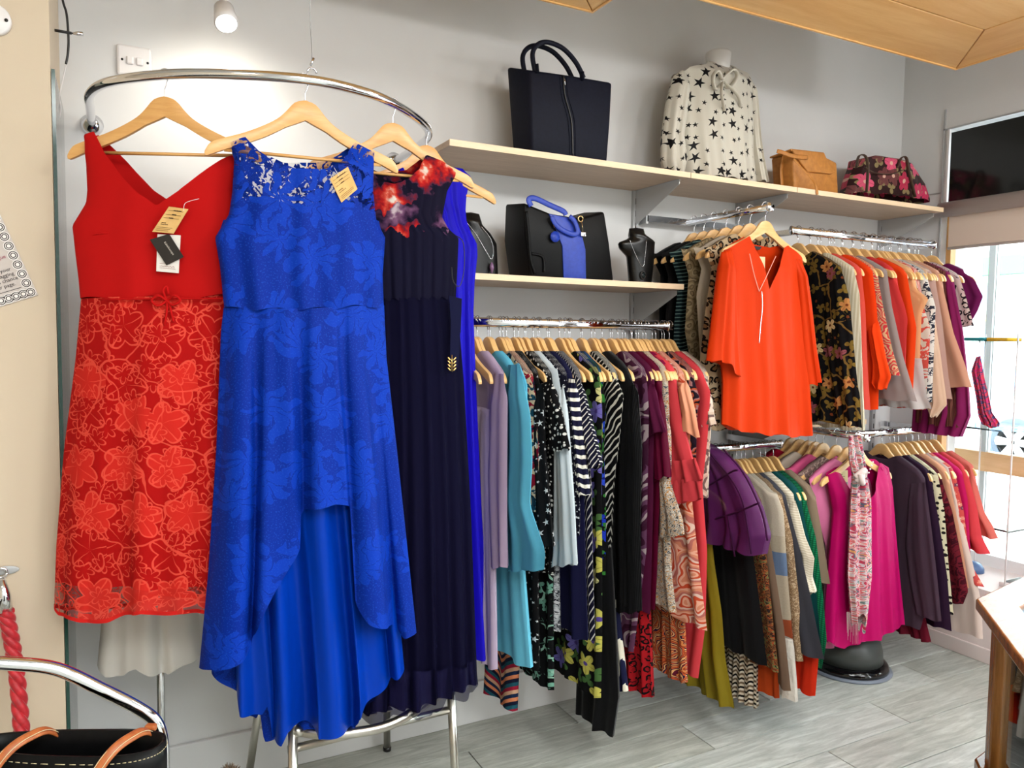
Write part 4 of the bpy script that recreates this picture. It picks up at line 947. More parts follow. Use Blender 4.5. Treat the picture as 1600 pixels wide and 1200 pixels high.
rk('L', 'ladder_trim_dress', 'navy dress with white ladder trim down the sleeve', 'dress', navyc, (894, 590), [(902, 640), (912, 760), (914, 880), (918, 1003)], sleeves=[([(889, 592), (895, 640), (906, 776)], [(897, 590), (903, 640), (920, 772)], fab('ladder', P_stripes((236, 232, 220), (20, 20, 48), 34, 90, .62)))])
rk('L', 'pinstripe_shirt', 'navy pinstripe shirt sleeve next to the ladder trim dress', 'shirt', fab('pins', P_stripes((18, 18, 40), (214, 210, 204), 80, 20, .22)), (907, 594), [(914, 660), (924, 760), (926, 880), (930, 1000)], sleeves=[([(899, 600), (904, 650), (922, 734)], [(907, 596), (920, 650), (938, 728)])])
rk('L', 'yellow_flower_dress', 'long black dress with yellow and green flower sprays', 'dress', fab('yellowfl', P_flowers((14, 14, 16), [(208, 200, 96), (226, 220, 150), (120, 110, 190)], 11, 5, .42, .5, (90, 70, 150), leaf=(74, 110, 60), rand=1)), (936, 586), [(941, 640), (940, 760), (941, 880), (941, 1000), (939, 1092)], fold=.01)
rk('L', 'blue_flower_dress', 'black dress with bright blue flowers down the front edge', 'dress', fab('bluefl', P_flowers((12, 12, 15), [(30, 54, 190), (48, 80, 210), (12, 12, 15)], 17, 6, .4, .5, (20, 30, 120), leaf=(50, 120, 50), rand=1)), (942, 602), [(946, 640), (943, 700), (947, 800), (946, 900)])
rk('L', 'zebra_print_top', 'black top with fine white zebra lines', 'top', fab('zebra', P_stripes((14, 14, 15), (222, 218, 206), 60, 35, .3, .05)), (964, 596), [(974, 618), (966, 700), (958, 760), (953, 860)])
rk('L', 'black_trousers', 'black trousers hanging lowest on the lower rail', 'trousers', black, (950, 800), [(962, 1000), (966, 1090), (957, 1152)], X=1.50, up=1, back=.0, fold=.012, nf=2)
rk('L', 'striped_trousers', 'wide navy trousers with cream vertical stripes', 'trousers', fab('widestripe', P_stripes((226, 220, 200), (22, 24, 56), 24, 2, .55)), (950, 700), [(960, 860), (967, 980), (979, 1082)], X=1.545, up=1, back=.08, fold=.004)
rk('L', 'fringed_black_cape', 'broad black fringed cape in the middle of the lower rail', 'cape', black, (985, 592), [(997, 612), (1003, 700), (1000, 820), (1001, 953)], sleeves=[([(975, 610), (962, 700), (960, 820), (963, 958)], [(992, 600), (1002, 700), (1000, 820), (1003, 956)], fab('fringe', P_stripes((28, 28, 30), (10, 10, 11), 160, 0, .5), wr=30))], fold=.012, nf=7)
rk('L', 'red_leopard_skirt', 'red skirt with black leopard spots', 'skirt', fab('redleo', P_leopard((176, 26, 34), (18, 14, 16), (150, 20, 30), 34)), (1008, 800), [(1014, 960), (1018, 1092)], X=1.66, up=1, back=-.05)
rk('L', 'mauve_leaf_dress', 'plum dress with pale mauve leaf print', 'dress', fab('mauveleaf', P_paisley([(62, 22, 46), (104, 62, 92), (176, 156, 160), (72, 30, 56)], 7, 2.5, 1.5)), (1010, 590), [(1014, 640), (1012, 760), (1010, 860), (990, 1018)])
rk('L', 'plum_tee', 'dark plum top with short sleeve', 'top', c1('plum', (84, 18, 54)), (1022, 596), [(1022, 660), (1020, 800), (1016, 958)], sleeves=[([(1004, 600), (1006, 640), (1003, 684)], [(1022, 600), (1030, 640), (1041, 674)])])
rk('L', 'burgundy_satin_dress', 'burgundy satin dress with loose sleeve', 'dress', burg, (1034, 608), [(1036, 700), (1030, 800), (1026, 900), (1023, 955)], sleeves=[([(1014, 620), (1020, 690), (1022, 752)], [(1034, 612), (1041, 670), (1048, 744)])])
rk('L', 'paisley_skirt', 'rust and gold paisley skirt low behind the coral dresses', 'skirt', fab('rustpais', P_paisley([(150, 60, 32), (214, 130, 74), (90, 20, 40), (226, 170, 110), (40, 26, 60), (196, 90, 50)], 14, 5, .9)), (1060, 900), [(1068, 980), (1072, 1068)], X=1.78, up=1, back=.03)
rk('L', 'fuchsia_cardigan', 'fuchsia plush cardigan with speckled edge', 'cardigan', fab('fuchsia', P_blotch([(176, 12, 82), (150, 8, 66), (196, 20, 96)], 60), bstr=.8), (1038, 640), [(1038, 760), (1044, 880), (1047, 946)], X=1.735)
speck = fab('speckled', P_blotch([(216, 206, 190), (60, 60, 66), (224, 214, 200), (190, 130, 60), (226, 218, 206), (90, 90, 96)], 95))
rk('L', 'speckled_dress', 'cream speckled dress with puffed cuff', 'dress', speck, (1044, 604), [(1046, 640), (1046, 800), (1050, 900), (1057, 958)], sleeves=[([(1034, 650), (1034, 770), (1031, 838)], [(1045, 650), (1047, 760), (1066, 815), (1069, 836)])])
ct, ctf = rk('L', 'coral_tiered_blouse', 'coral blouse with three ruffled tiers', 'blouse', coral, (1056, 598), [(1066, 660), (1082, 720), (1090, 760)])
for yy, (a, b) in zip((722, 752), ((1082, 1099), (1088, 1099))):
    f2 = ctf.off(.02); garment('ruffle_tier', f2, [(1038, yy-8), (1036, yy+38)], [(a+4, yy-8), (b+2, yy+34)], [(1038, yy), (a+4, yy-6)], [(1036, yy+38), (b+2, yy+26)], coral, ct, th=.012, fold=.006, nf=3, seed=yy, nu=40, nv=10, fstart=.6)
rk('L', 'peach_paisley_dress', 'long peach paisley dress with satin cap sleeve', 'dress', fab('peachpais', P_paisley([(222, 140, 110), (240, 176, 150), (206, 80, 50), (232, 196, 180), (190, 110, 100)], 9, 3, 1.0)), (1068, 586), [(1078, 620), (1079, 760), (1092, 880), (1105, 984)], sleeves=[([(1062, 610), (1066, 640), (1060, 664)], [(1072, 594), (1084, 640), (1094, 684)], c1('peach_satin', (238, 160, 124), rough=.35))])
rk('L', 'dark_paisley_top', 'dark paisley top squeezed between the coral garments', 'top', fab('darkpais', P_paisley([(40, 30, 46), (180, 130, 130), (196, 90, 50), (30, 24, 34)], 18, 3, 1.0)), (1084, 592), [(1094, 625), (1090, 640), (1086, 760)])
rk('L', 'coral_shift_dress', 'plain coral sleeveless shift dress', 'dress', coral, (1098, 586), [(1110, 612), (1105, 690), (1097, 760), (1105, 860), (1102, 980), (1091, 1060)], fold=.006)
rk('L', 'beige_print_top', 'beige printed top closing the lower rail', 'top', fab('beigep', P_paisley([(214, 192, 172), (226, 208, 190), (120, 100, 96)], 12, 3, .8)), (1106, 594), [(1112, 640), (1108, 700), (1104, 780)], sleeves=[([(1094, 632), (1092, 650), (1098, 668)], [(1108, 610), (1114, 640), (1119, 662)])])
# low rail of knitwear
rk('C', 'olive_dress', 'long olive green draped dress reaching almost to the floor', 'dress', c1('olive', (128, 112, 22), rough=.6), (1105, 780), [(1116, 880), (1128, 960), (1133, 1030), (1147, 1108)], X=2.0, back=-.1, fold=.016, nf=4)
rk('C', 'purple_organza_gilet', 'sheer purple organza gilet with dark piping', 'gilet', c1('organza', (96, 38, 96), rough=.35, alpha=.84, wr=5, bstr=.9), (1108, 694), [(1140, 718), (1164, 748), (1186, 796), (1197, 838), (1190, 868)], X=2.03, back=-.02, fold=.01, th=.05, up=1)
f2 = Frame((2.03, -.30, 0), -90).off(.056)
og = COL.objects['purple_organza_gilet']
for P in ([(1108, 710), (1140, 748), (1160, 790), (1172, 866)], [(1104, 760), (1140, 738), (1150, 735)], [(1104, 815), (1150, 800), (1184, 786)], [(1128, 702), (1160, 740), (1188, 800), (1197, 845)], [(1135, 806), (1146, 870)]):
    tube('piping', smoothpath([f2.pt(*f2.sz(*q), -.006) for q in P], 5), .0035, c1('organza_dark', (60, 16, 56)), og, n=6)
rk('C', 'black_cardigan', 'long black cardigan under the purple gilet', 'cardigan', black, (1163, 775), [(1176, 860), (1188, 950), (1199, 1040)], X=2.1, fold=.008)
rk('C', 'zigzag_skirt', 'black and cream zigzag knitted skirt', 'skirt', fab('zigk', P_zig([(22, 20, 20), (220, 204, 180), (120, 100, 80), (226, 214, 196)], 30, .012, 55)), (1178, 960), [(1182, 1040), (1182, 1106)], X=2.13, up=1, back=.10)
rk('C', 'fleck_cardigan', 'brown and rust flecked knitted cardigan', 'cardigan', fab('fleck', P_blotch([(64, 46, 34), (120, 74, 40), (40, 30, 28), (156, 76, 40), (110, 116, 70), (50, 36, 30)], 60), bstr=.9), (1180, 785), [(1196, 850), (1207, 960), (1217, 1050)])
rk('C', 'rust_skirt', 'rust orange skirt showing under the brown coat', 'skirt', c1('rust', (178, 66, 22)), (1212, 980), [(1216, 1040), (1218, 1092)], X=2.17, up=1, back=-.02)
rk('C', 'taupe_coat', 'taupe brown coat with stitched hem', 'coat', c1('taupe', (108, 86, 70)), (1190, 786), [(1206, 860), (1225, 980), (1236, 1078)])
rk('C', 'banded_cardigan', 'cream cardigan with blue and rust knitted bands', 'cardigan', fab('bands', P_bands([(0, (170, 150, 136)), (.28, (190, 170, 150)), (.36, (176, 76, 34)), (.43, (206, 190, 166)), (.60, (110, 138, 176)), (.68, (212, 198, 174)), (.75, (224, 212, 192))]), bstr=.9), (1214, 772), [(1224, 800), (1230, 900), (1236, 980), (1241, 1060)])
rk('C', 'cream_fringe_scarf', 'cream fluffy fringe hanging under the banded cardigan', 'scarf', c1('creamfluff', (222, 214, 202), bstr=.9, wr=60), (1238, 1000), [(1241, 1050), (1243, 1096)], X=2.24, up=1, back=.14)
rk('C', 'boucle_cardigan', 'oatmeal boucle cardigan beside the banded cardigan', 'cardigan', fab('boucle', P_blotch([(188, 158, 124), (140, 112, 84), (206, 180, 148)], 130), bstr=1), (1222, 776), [(1238, 840), (1248, 930), (1255, 1034)])
rk('C', 'charcoal_coat', 'charcoal wool coat with seam near the hem', 'coat', c1('charcoal', (62, 62, 70)), (1228, 778), [(1250, 860), (1266, 930), (1278, 990), (1288, 1032)])
rk('C', 'orange_skirt', 'bright orange red skirt under the charcoal coat', 'skirt', c1('brightred', (222, 50, 22)), (1276, 980), [(1279, 1030), (1274, 1088)], X=2.33, up=1, back=.02)
rk('C', 'cream_sweater', 'cream ribbed sweater with a drooping cuff', 'sweater', fab('creamrib', P_stripes((226, 216, 196), (200, 188, 166), 110, 90, .6)), (1240, 776), [(1250, 830), (1256, 900), (1262, 960)], sleeves=[([(1226, 790), (1238, 850), (1254, 900), (1264, 930)], [(1243, 782), (1258, 840), (1272, 872), (1268, 905), (1274, 924)])])
rk('C', 'teal_top', 'dark teal top behind the cream sweater', 'top', c1('teal', (14, 74, 76)), (1252, 786), [(1266, 850), (1276, 930), (1282, 1000)])
rk('C', 'green_cardigan', 'emerald green chunky knitted cardigan', 'cardigan', fab('greenk', P_knit((24, 140, 90), (8, 70, 46), 90, 120), bstr=.9), (1260, 786), [(1275, 840), (1286, 930), (1292, 1000), (1284, 1044)])
rk('C', 'mushroom_cardigan', 'mushroom brown cardigan nearest the pink tops', 'cardigan', c1('mushroom', (150, 128, 108), bstr=.6), (1275, 782), [(1284, 830), (1290, 870), (1297, 912)], X=2.46)
# low rail beside the window
rk('E', 'maroon_lace_skirt', 'maroon lace hem showing under the plum blazer', 'skirt', c1('maroon', (96, 14, 34)), (1440, 940), [(1448, 975), (1455, 1004)], X=3.16, up=1, back=.0, fold=.012)
rk('E', 'plum_blazer', 'dark plum grey blazer first on the rail by the window', 'jacket', c1('plumgrey', (72, 54, 68), wr=4), (1446, 752), [(1452, 830), (1448, 920), (1440, 984)], sleeves=[([(1422, 756), (1414, 850), (1420, 900), (1432, 958)], [(1446, 754), (1456, 830), (1464, 900), (1471, 972)])], fold=.006)
rk('E', 'dark_purple_dress', 'very dark purple dress after the plum blazer', 'dress', c1('dpurple', (44, 22, 46)), (1458, 764), [(1468, 820), (1480, 900), (1487, 986)])
rk('E', 'spotted_cream_blouse', 'cream blouse with black spots', 'blouse', fab('spotcream', P_dots((222, 212, 178), (30, 26, 26), 40, .24, .7)), (1466, 744), [(1476, 800), (1482, 880), (1490, 960)])
rk('E', 'burgundy_velvet_top', 'burgundy crushed velvet top by the window', 'top', fab('velvet', P_blotch([(70, 12, 26), (110, 26, 40), (60, 8, 22)], 30), bstr=.8), (1472, 752), [(1488, 800), (1502, 870), (1513, 925), (1505, 945)])
rk('E', 'pale_coat', 'pale shell pink long coat low by the window bench', 'coat', c1('palepink', (226, 204, 194)), (1500, 800), [(1520, 880), (1533, 940), (1536, 998)], X=3.36, fold=.006)
rk('E', 'peach_cardigan', 'soft peach cardigan after the burgundy velvet', 'cardigan', c1('peachc', (226, 164, 130)), (1484, 756), [(1498, 820), (1508, 880), (1514, 918)])
rk('E', 'coral_flower_blouse', 'coral blouse with small flowers and frilled cuff', 'blouse', fab('coralfl', P_flowers((214, 84, 80), [(236, 150, 130), (110, 60, 90)], 30, 5, .32, .5, (240, 220, 200), rand=1)), (1495, 752), [(1506, 800), (1516, 880), (1538, 918)])
rk('E', 'magenta_blouse', 'thin magenta blouse between coral tops', 'blouse', c1('magenta2', (206, 26, 100)), (1504, 742), [(1512, 780), (1516, 860), (1518, 900)])
rk('E', 'coral_frill_blouse', 'coral blouse with gathered frill sleeves', 'blouse', coral, (1514, 748), [(1526, 790), (1534, 840), (1548, 866)], fold=.012)
rk('E', 'salmon_ruffle_blouse', 'salmon blouse with ruffled cuff nearest the glass', 'blouse', c1('salmon', (228, 116, 106)), (1526, 756), [(1538, 800), (1552, 824), (1560, 842)], fold=.012, X=3.52)
# upper rail
darkfl = fab('darkfl', P_flowers((16, 15, 17), [(226, 196, 140), (190, 130, 74), (16, 15, 17), (150, 80, 88)], 13, 5, .36, .55, (120, 60, 30), leaf=(120, 96, 40), rand=1, vines=(120, 92, 44), keep=.25), wr=6)
rk('B', 'brown_print_top', 'dark brown printed top at the near end of the upper rail', 'top', c1('dbrown', (60, 36, 30)), (1282, 430), [(1290, 500), (1292, 600)], X=2.56)
rk('B', 'white_flower_skirt', 'pale blue and pink flowered skirt beneath the black floral blouse', 'skirt', fab('paleflo', P_blotch([(206, 202, 204), (150, 176, 190), (220, 190, 186), (206, 202, 200)], 18)), (1290, 560), [(1296, 620), (1300, 662)], X=2.60, up=1, back=-.1)
rk('B', 'black_floral_blouse', 'black blouse with gold flowers next to the orange zip blouse', 'blouse', darkfl, (1314, 418), [(1326, 460), (1332, 560), (1344, 620), (1346, 666)], sleeves=[([(1290, 430), (1288, 520), (1300, 600), (1312, 664)], [(1314, 422), (1328, 470), (1336, 560), (1347, 668)])])
rk('B', 'cream_knit', 'cream knitted jumper behind the black floral blouse', 'jumper', fab('creamk', P_stripes((230, 220, 196), (206, 192, 164), 80, 0, .55)), (1334, 420), [(1343, 460), (1347, 600), (1349, 674)])
rk('B', 'light_coral_top', 'light coral top beside the cream jumper', 'top', c1('lcoral', (226, 84, 72)), (1346, 424), [(1352, 480), (1356, 580), (1360, 640)])
rk('B', 'orange_puff_blouse', 'vivid orange blouse with a puffed tied sleeve', 'blouse', c1('vorange', (240, 66, 14)), (1364, 428), [(1370, 480), (1374, 560), (1372, 640)], sleeves=[([(1356, 520), (1364, 570), (1361, 598), (1368, 606)], [(1372, 500), (1384, 560), (1392, 590), (1384, 608)])])
rk('B', 'coral_paisley_blouse', 'coral and cream paisley blouse', 'blouse', fab('coralp', P_paisley([(214, 66, 66), (226, 196, 150), (206, 60, 70), (200, 170, 130)], 16, 3, .9)), (1372, 436), [(1380, 480), (1395, 550), (1407, 588)])
rk('B', 'grey_jacket', 'warm grey jacket with slit cuff on the upper rail', 'jacket', c1('wgrey', (158, 144, 142), wr=5), (1386, 424), [(1394, 480), (1412, 560), (1424, 600), (1433, 628)], fold=.005)
rk('B', 'coral_black_shirt', 'coral red short sleeved shirt with dark trim', 'shirt', c1('coralred', (216, 60, 60)), (1402, 444), [(1414, 480), (1418, 498), (1412, 600)])
rk('B', 'grey_floral_skirt', 'pale grey skirt low under the upper rail', 'skirt', c1('palegrey', (206, 200, 198)), (1440, 560), [(1448, 620), (1456, 640)], X=3.02, up=1)
rk('B', 'orange_tee', 'orange short sleeved tee on the upper rail', 'top', c1('orange3', (240, 70, 20)), (1418, 432), [(1424, 470), (1432, 512), (1426, 620)])
rk('B', 'peach_tee', 'light peach tee with a wing sleeve', 'top', c1('peach3', (240, 180, 130)), (1432, 452), [(1451, 466), (1440, 490), (1436, 600)])
rk('B', 'red_trim_top', 'cream top with a red flowered trim', 'top', fab('redtrim', P_blotch([(226, 214, 200), (222, 90, 80), (230, 220, 210)], 24)), (1440, 470), [(1450, 500), (1454, 516), (1446, 640)])
rk('B', 'white_lace_tee', 'white top with dark blue lace shoulder', 'top', fab('bwlace', P_blotch([(236, 232, 226), (236, 232, 226), (50, 54, 70), (230, 226, 220)], 34)), (1450, 440), [(1458, 466), (1462, 480), (1456, 630)])
rk('B', 'satin_jacket', 'pale champagne satin jacket with long sleeve', 'jacket', c1('champagne', (224, 186, 160), rough=.4), (1456, 476), [(1464, 520), (1472, 600), (1478, 636)], sleeves=[([(1446, 500), (1444, 580), (1446, 630), (1456, 652)], [(1458, 484), (1470, 560), (1480, 632), (1462, 650)])], X=3.14)
rk('B', 'pink_grey_cardigan', 'pinkish grey long cardigan on the upper rail', 'cardigan', c1('pinkgrey', (196, 158, 148)), (1462, 442), [(1472, 500), (1482, 590), (1488, 625)])
rk('B', 'brown_rib_jumper', 'brown ribbed jumper hanging low near the window', 'jumper', fab('brownrib', P_stripes((130, 78, 68), (96, 52, 46), 90, 0, .6)), (1482, 462), [(1490, 560), (1499, 640), (1500, 668)], X=3.27, back=.08)
rk('B', 'rose_jacket', 'dusty rose jacket with broad sleeve near the window', 'jacket', c1('rose', (214, 158, 132), wr=4), (1474, 452), [(1490, 520), (1508, 570), (1519, 606)], fold=.005)
rk('B', 'plum_blouse', 'plum blouse with a gathered cuff near the window', 'blouse', c1('plumb', (132, 30, 86)), (1490, 446), [(1504, 520), (1512, 600), (1514, 650), (1500, 682)], fold=.012, back=.06)
rk('B', 'snake_print_blouse', 'cream and black snake print blouse', 'blouse', fab('snake', P_leopard((216, 186, 186), (40, 30, 36), (226, 200, 196), 30)), (1500, 436), [(1508, 460), (1518, 496), (1522, 510)])
rk('B', 'purple_tee', 'purple short sleeved top at the window end of the upper rail', 'top', c1('purple3', (112, 26, 84)), (1506, 426), [(1522, 436), (1536, 464), (1528, 486), (1520, 500)], X=3.44)
# garments on the faceout arms: seen from their edge
def rf(ax, az, name, label, cat, mat, tip, Lprof, Y=None, Rprof=None, top=None, th=.02, fold=.007, nf=5, half=.222, **kw):
    GN[0] += 1
    if Y is None: Y = bis(lambda q: onY(tip[0], tip[1], q).x-(ax-half), -.6, -.04)
    fr = Frame((ax, Y, 0), 0); Lp = [fr.sz(*tip)]+[fr.sz(*p) for p in Lprof]; Lp[0] = (min(Lp[0][0], -.224), Lp[0][1]); zt, zb = Lp[0][1], Lp[-1][1]
    Rp = [(half, zt), (half+.01, zb)]
    tp = [(Lp[0][0], zt), (-.19, az-.148), (-.15, az-.124), (-.085, az-.093), (-.03, az-.12), (.03, az-.12), (.085, az-.093), (.15, az-.124), (.19, az-.148), (half, zt)]
    o = garment(name, fr, Lp, Rp, tp, [(Lp[-1][0], zb), (half+.01, zb)], mat, th=th, fold=fold, nf=nf, px=False, seed=GN[0], nu=44, nv=36, rnd=.28, t0=.6, open_top=False)
    put_hanger((ax, Y, az+.004), random.uniform(-2, 2), 'wooden hanger holding the '+name.replace('_', ' '), None, hproto2)
    tag(o, label, cat); return o
A_ = (2.17, 1.99)
rf(*A_, 'black_jacket', 'black jacket closest to the wall on the upper faceout arm', 'jacket', black, (1040, 398), [(1032, 430), (1030, 480), (1030, 560)], Y=-.10)
rf(*A_, 'black_knit_top', 'black knitted top second from the wall on the upper arm', 'top', c1('black2', (24, 22, 22)), (1050, 394), [(1044, 430), (1040, 500), (1042, 590)], Y=-.16)
rf(*A_, 'green_striped_top', 'dark teal top with fine pale stripes', 'top', fab('tealstripe', P_stripes((96, 120, 116), (14, 30, 34), 70, 80, .72)), (1065, 396), [(1060, 440), (1054, 500), (1052, 540), (1060, 600)], Y=-.22)
rf(*A_, 'snakeskin_shirt', 'beige snakeskin print shirt on the upper arm', 'shirt', fab('beigesnake', P_paisley([(140, 122, 92), (110, 94, 70), (160, 142, 112)], 26, 2.5, .6)), (1082, 390), [(1076, 430), (1070, 516), (1078, 560), (1080, 620)], Y=-.29)
rf(*A_, 'stone_blouse', 'pale stone grey blouse before the leopard print', 'blouse', c1('stone', (176, 162, 144)), (1099, 388), [(1096, 420), (1088, 462), (1094, 560), (1098, 620)], Y=-.36)
rf(*A_, 'leopard_shirt', 'leopard print shirt behind the orange zip blouse', 'shirt', fab('leopard', P_leopard((200, 176, 142), (28, 22, 20), (150, 110, 74), 30)), (1116, 388), [(1112, 420), (1100, 500), (1092, 580), (1098, 640), (1112, 672)], Y=-.42)
fr = Frame((2.17, -.50, 0), 0); org = c1('orange_crepe', (220, 58, 4), rough=.6, wr=5, bstr=.2)
ob = garment('orange_zip_blouse', fr, [(1128, 378), (1127, 430), (1126, 540), (1130, 600), (1128, 675)], [(1251, 392), (1256, 480), (1262, 580), (1268, 680)],
    [(1128, 392), (1148, 380), (1167, 369), (1176, 405), (1189, 453), (1203, 420), (1218, 388), (1226, 384), (1251, 404)], [(1128, 664), (1160, 675), (1200, 678), (1248, 682), (1268, 673)], org, th=.045, fold=.010, nf=3.6, fstart=.15, t0=.35, rnd=.35, seed=77, nu=100, nv=50,
    btop=[(1128, 392), (1148, 380), (1167, 369), (1185, 381), (1210, 386), (1218, 384), (1226, 384), (1251, 404)])
tag(ob, 'orange long blouse with silver zip facing the room on the upper arm', 'blouse')
garment('sleeve', fr.off(.03), [(1128, 390), (1120, 440), (1110, 520), (1104, 566)], [(1144, 390), (1148, 470), (1150, 540), (1154, 592)], [(1128, 394), (1144, 388)], [(1104, 562), (1128, 566), (1154, 590)], org, ob, th=.035, fold=.008, nf=2.5, seed=78, open_top=False)
garment('sleeve', fr.off(.02), [(1238, 400), (1246, 480), (1252, 560), (1256, 602)], [(1252, 404), (1262, 470), (1270, 540), (1279, 594)], [(1238, 402), (1252, 408)], [(1256, 602), (1268, 600), (1279, 592)], org, ob, th=.035, fold=.008, nf=2.5, seed=79, open_top=False)
f2 = fr.off(.060); tube('zip', smoothpath([f2.pt(*f2.sz(*q)) for q in ((1190, 455), (1191, 480), (1188, 510), (1186, 536))], 5), .0022, M['chrome'], ob)
tube('zip_edge', smoothpath([f2.pt(*f2.sz(*q), -.012) for q in ((1175, 396), (1182, 428), (1190, 455))], 4), .0016, plain('zip_tape', (236, 150, 130), .6), ob)
tube('zip_edge', smoothpath([f2.pt(*f2.sz(*q), -.012) for q in ((1216, 400), (1203, 428), (1190, 455))], 4), .0016, plain('zip_tape_2', (236, 150, 130), .6), ob)
quad_tag('neck_label', fr, [(1182, 383), (1197, 385), (1193, 390), (1186, 389)], -.022, M['black'], ob)
def boutique_tag(label, fr_, P, off):
    k = thing('boutique_tag', label, 'tag'); quad_tag('card', fr_, P, off, plain('cream_card', (226, 206, 158), .8), k)
    strokes(fr_, P, off+.0016, ink, k, [(.2, .2, .45, 2.2), (.32, .2, .7, 2.2), (.44, .2, .65, 2.2)])
    q = [Vector(fr_.pt(*fr_.sz(*p), off+.0014)) for p in P]; a = lambda u, v: q[0].lerp(q[1], u).lerp(q[3].lerp(q[2], u), v)
    MB().prism([a(.03, .63), a(.97, .63), a(.97, .82), a(.03, .82)], [a(.03, .63)+fr_.n*-.001, a(.97, .63)+fr_.n*-.001, a(.97, .82)+fr_.n*-.001, a(.03, .82)+fr_.n*-.001]).make('printed_band', plain('band_grey', (128, 134, 144), .8), k, smooth=False)
boutique_tag('cream tag inside the neck of the orange zip blouse', fr, [(1184, 400), (1199, 401), (1198, 434), (1184, 434)], -.012)
D_ = (2.755, 1.098)
rf(*D_, 'red_crochet_top', 'red crochet top nearest the wall on the low arm', 'top', c1('redcro', (176, 20, 50), bstr=.8), (1246, 700), [(1240, 730), (1244, 760), (1250, 800)], Y=-.12)
rf(*D_, 'white_vest', 'white vest with thin straps on the low arm', 'top', c1('vest', (214, 196, 180)), (1250, 736), [(1256, 760), (1266, 800), (1270, 880)], Y=-.22)
rf(*D_, 'rose_vest', 'rose pink sleeveless top behind the magenta one', 'top', c1('rosev', (224, 90, 140), rough=.5), (1264, 730), [(1263, 760), (1272, 800), (1276, 960)], Y=-.30)
rf(*D_, 'grey_lace_vest', 'grey beige lace sleeveless top behind the magenta one', 'top', fab('greylace', P_blotch([(170, 140, 130), (120, 96, 92), (190, 164, 152)], 50)), (1277, 738), [(1276, 770), (1282, 830), (1284, 960)], Y=-.37)
rf(*D_, 'pale_pink_slip', 'pale pink slip whose hem shows under the magenta top', 'top', c1('ppslip', (236, 130, 176), rough=.5), (1290, 748), [(1292, 860), (1290, 940), (1288, 1012)], Y=-.43)
fr = Frame((2.755, -.48, 0), 0); mag = c1('magenta', (190, 6, 98), rough=.5, wr=4, bstr=.25)
mt_ = garment('magenta_tank', fr, [(1290, 738), (1297, 770), (1303, 800), (1298, 850), (1290, 940), (1287, 1006)], [(1386, 722), (1391, 760), (1396, 830), (1402, 900), (1410, 980)],
    [(1290, 742), (1300, 736), (1308, 738), (1318, 762), (1332, 776), (1348, 774), (1360, 748), (1371, 722), (1386, 730)], [(1287, 1000), (1310, 1010), (1330, 998), (1360, 994), (1400, 974), (1410, 976)], mag, t0=.35, rnd=.35, th=.045, fold=.012, nf=4, fstart=.25, sharp=.15, seed=81, nu=90, nv=50,
    btop=[(1290, 742), (1300, 736), (1308, 732), (1340, 724), (1360, 718), (1371, 718), (1386, 730)])
tag(mt_, 'magenta sleeveless top with flowered scarf facing the room', 'top')
f2 = fr.off(.052)
for i in range(4):
    for (x0, y0) in ((1364, 722), (1352, 755)): MB().lathe([(.001, -.004), (.004, 0), (.001, .004)], c=f2.pt(*f2.sz(x0-i*2.2, y0+i*5.5)), n=10).make('pearl', M['white'], mt_)
tube('shoulder_loop', smoothpath([f2.pt(*f2.sz(*q), -.03) for q in ((1386, 732), (1394, 744), (1398, 738), (1390, 728))], 5), .0012, mag, mt_, n=5)
boutique_tag('cream tag inside the neck of the magenta top', fr, [(1309, 736), (1326, 735), (1326, 764), (1312, 766)], -.005)
scf = fab('scarf_flowers', P_blotch([(206, 196, 206), (120, 150, 146), (240, 220, 216), (232, 120, 124), (222, 214, 220), (206, 70, 96), (104, 110, 130), (240, 170, 110)], 26, 1.6), rough=.7)
k = garment('flowered_scarf', fr.off(.075), [(1326, 676), (1328, 720), (1333, 740), (1330, 780), (1325, 900), (1332, 978)], [(1345, 676), (1350, 720), (1352, 740), (1360, 780), (1362, 900), (1354, 968)], [(1326, 680), (1345, 680)], [(1332, 978), (1342, 955), (1346, 990), (1354, 966)], scf, th=.016, fold=.012, nf=3, seed=90, fstart=.6, nu=40, nv=60)
tag(k, 'long flowered chiffon scarf knotted over the magenta top', 'scarf')
kp = fr.off(.10); cc = Vector(kp.pt(*kp.sz(1343, 745)))
kn = MB()
for i in range(4):
    a0 = i*.8; kn.tube(smoothpath([cc+Vector((.026*math.cos(a0), -.006*i, .024*math.sin(a0))), cc+Vector((.010*math.cos(a0+1.5), -.02, .03*math.sin(a0+1.5))), cc+Vector((.026*math.cos(a0+3.1), .0, .022*math.sin(a0+3.1)))], 6), .011, n=10)
kn.make('knot', scf, k)
fg = MB()
for i in range(14):
    x = 1333+i*1.6; fg.tube([kp.pt(*kp.sz(x, 960), -.03), kp.pt(*kp.sz(x+random.uniform(-1, 1), 984+random.uniform(0, 30)), -.03)], .0007, n=4)
o = fg.make('fringe', scf, k); o['kind'] = 'stuff'
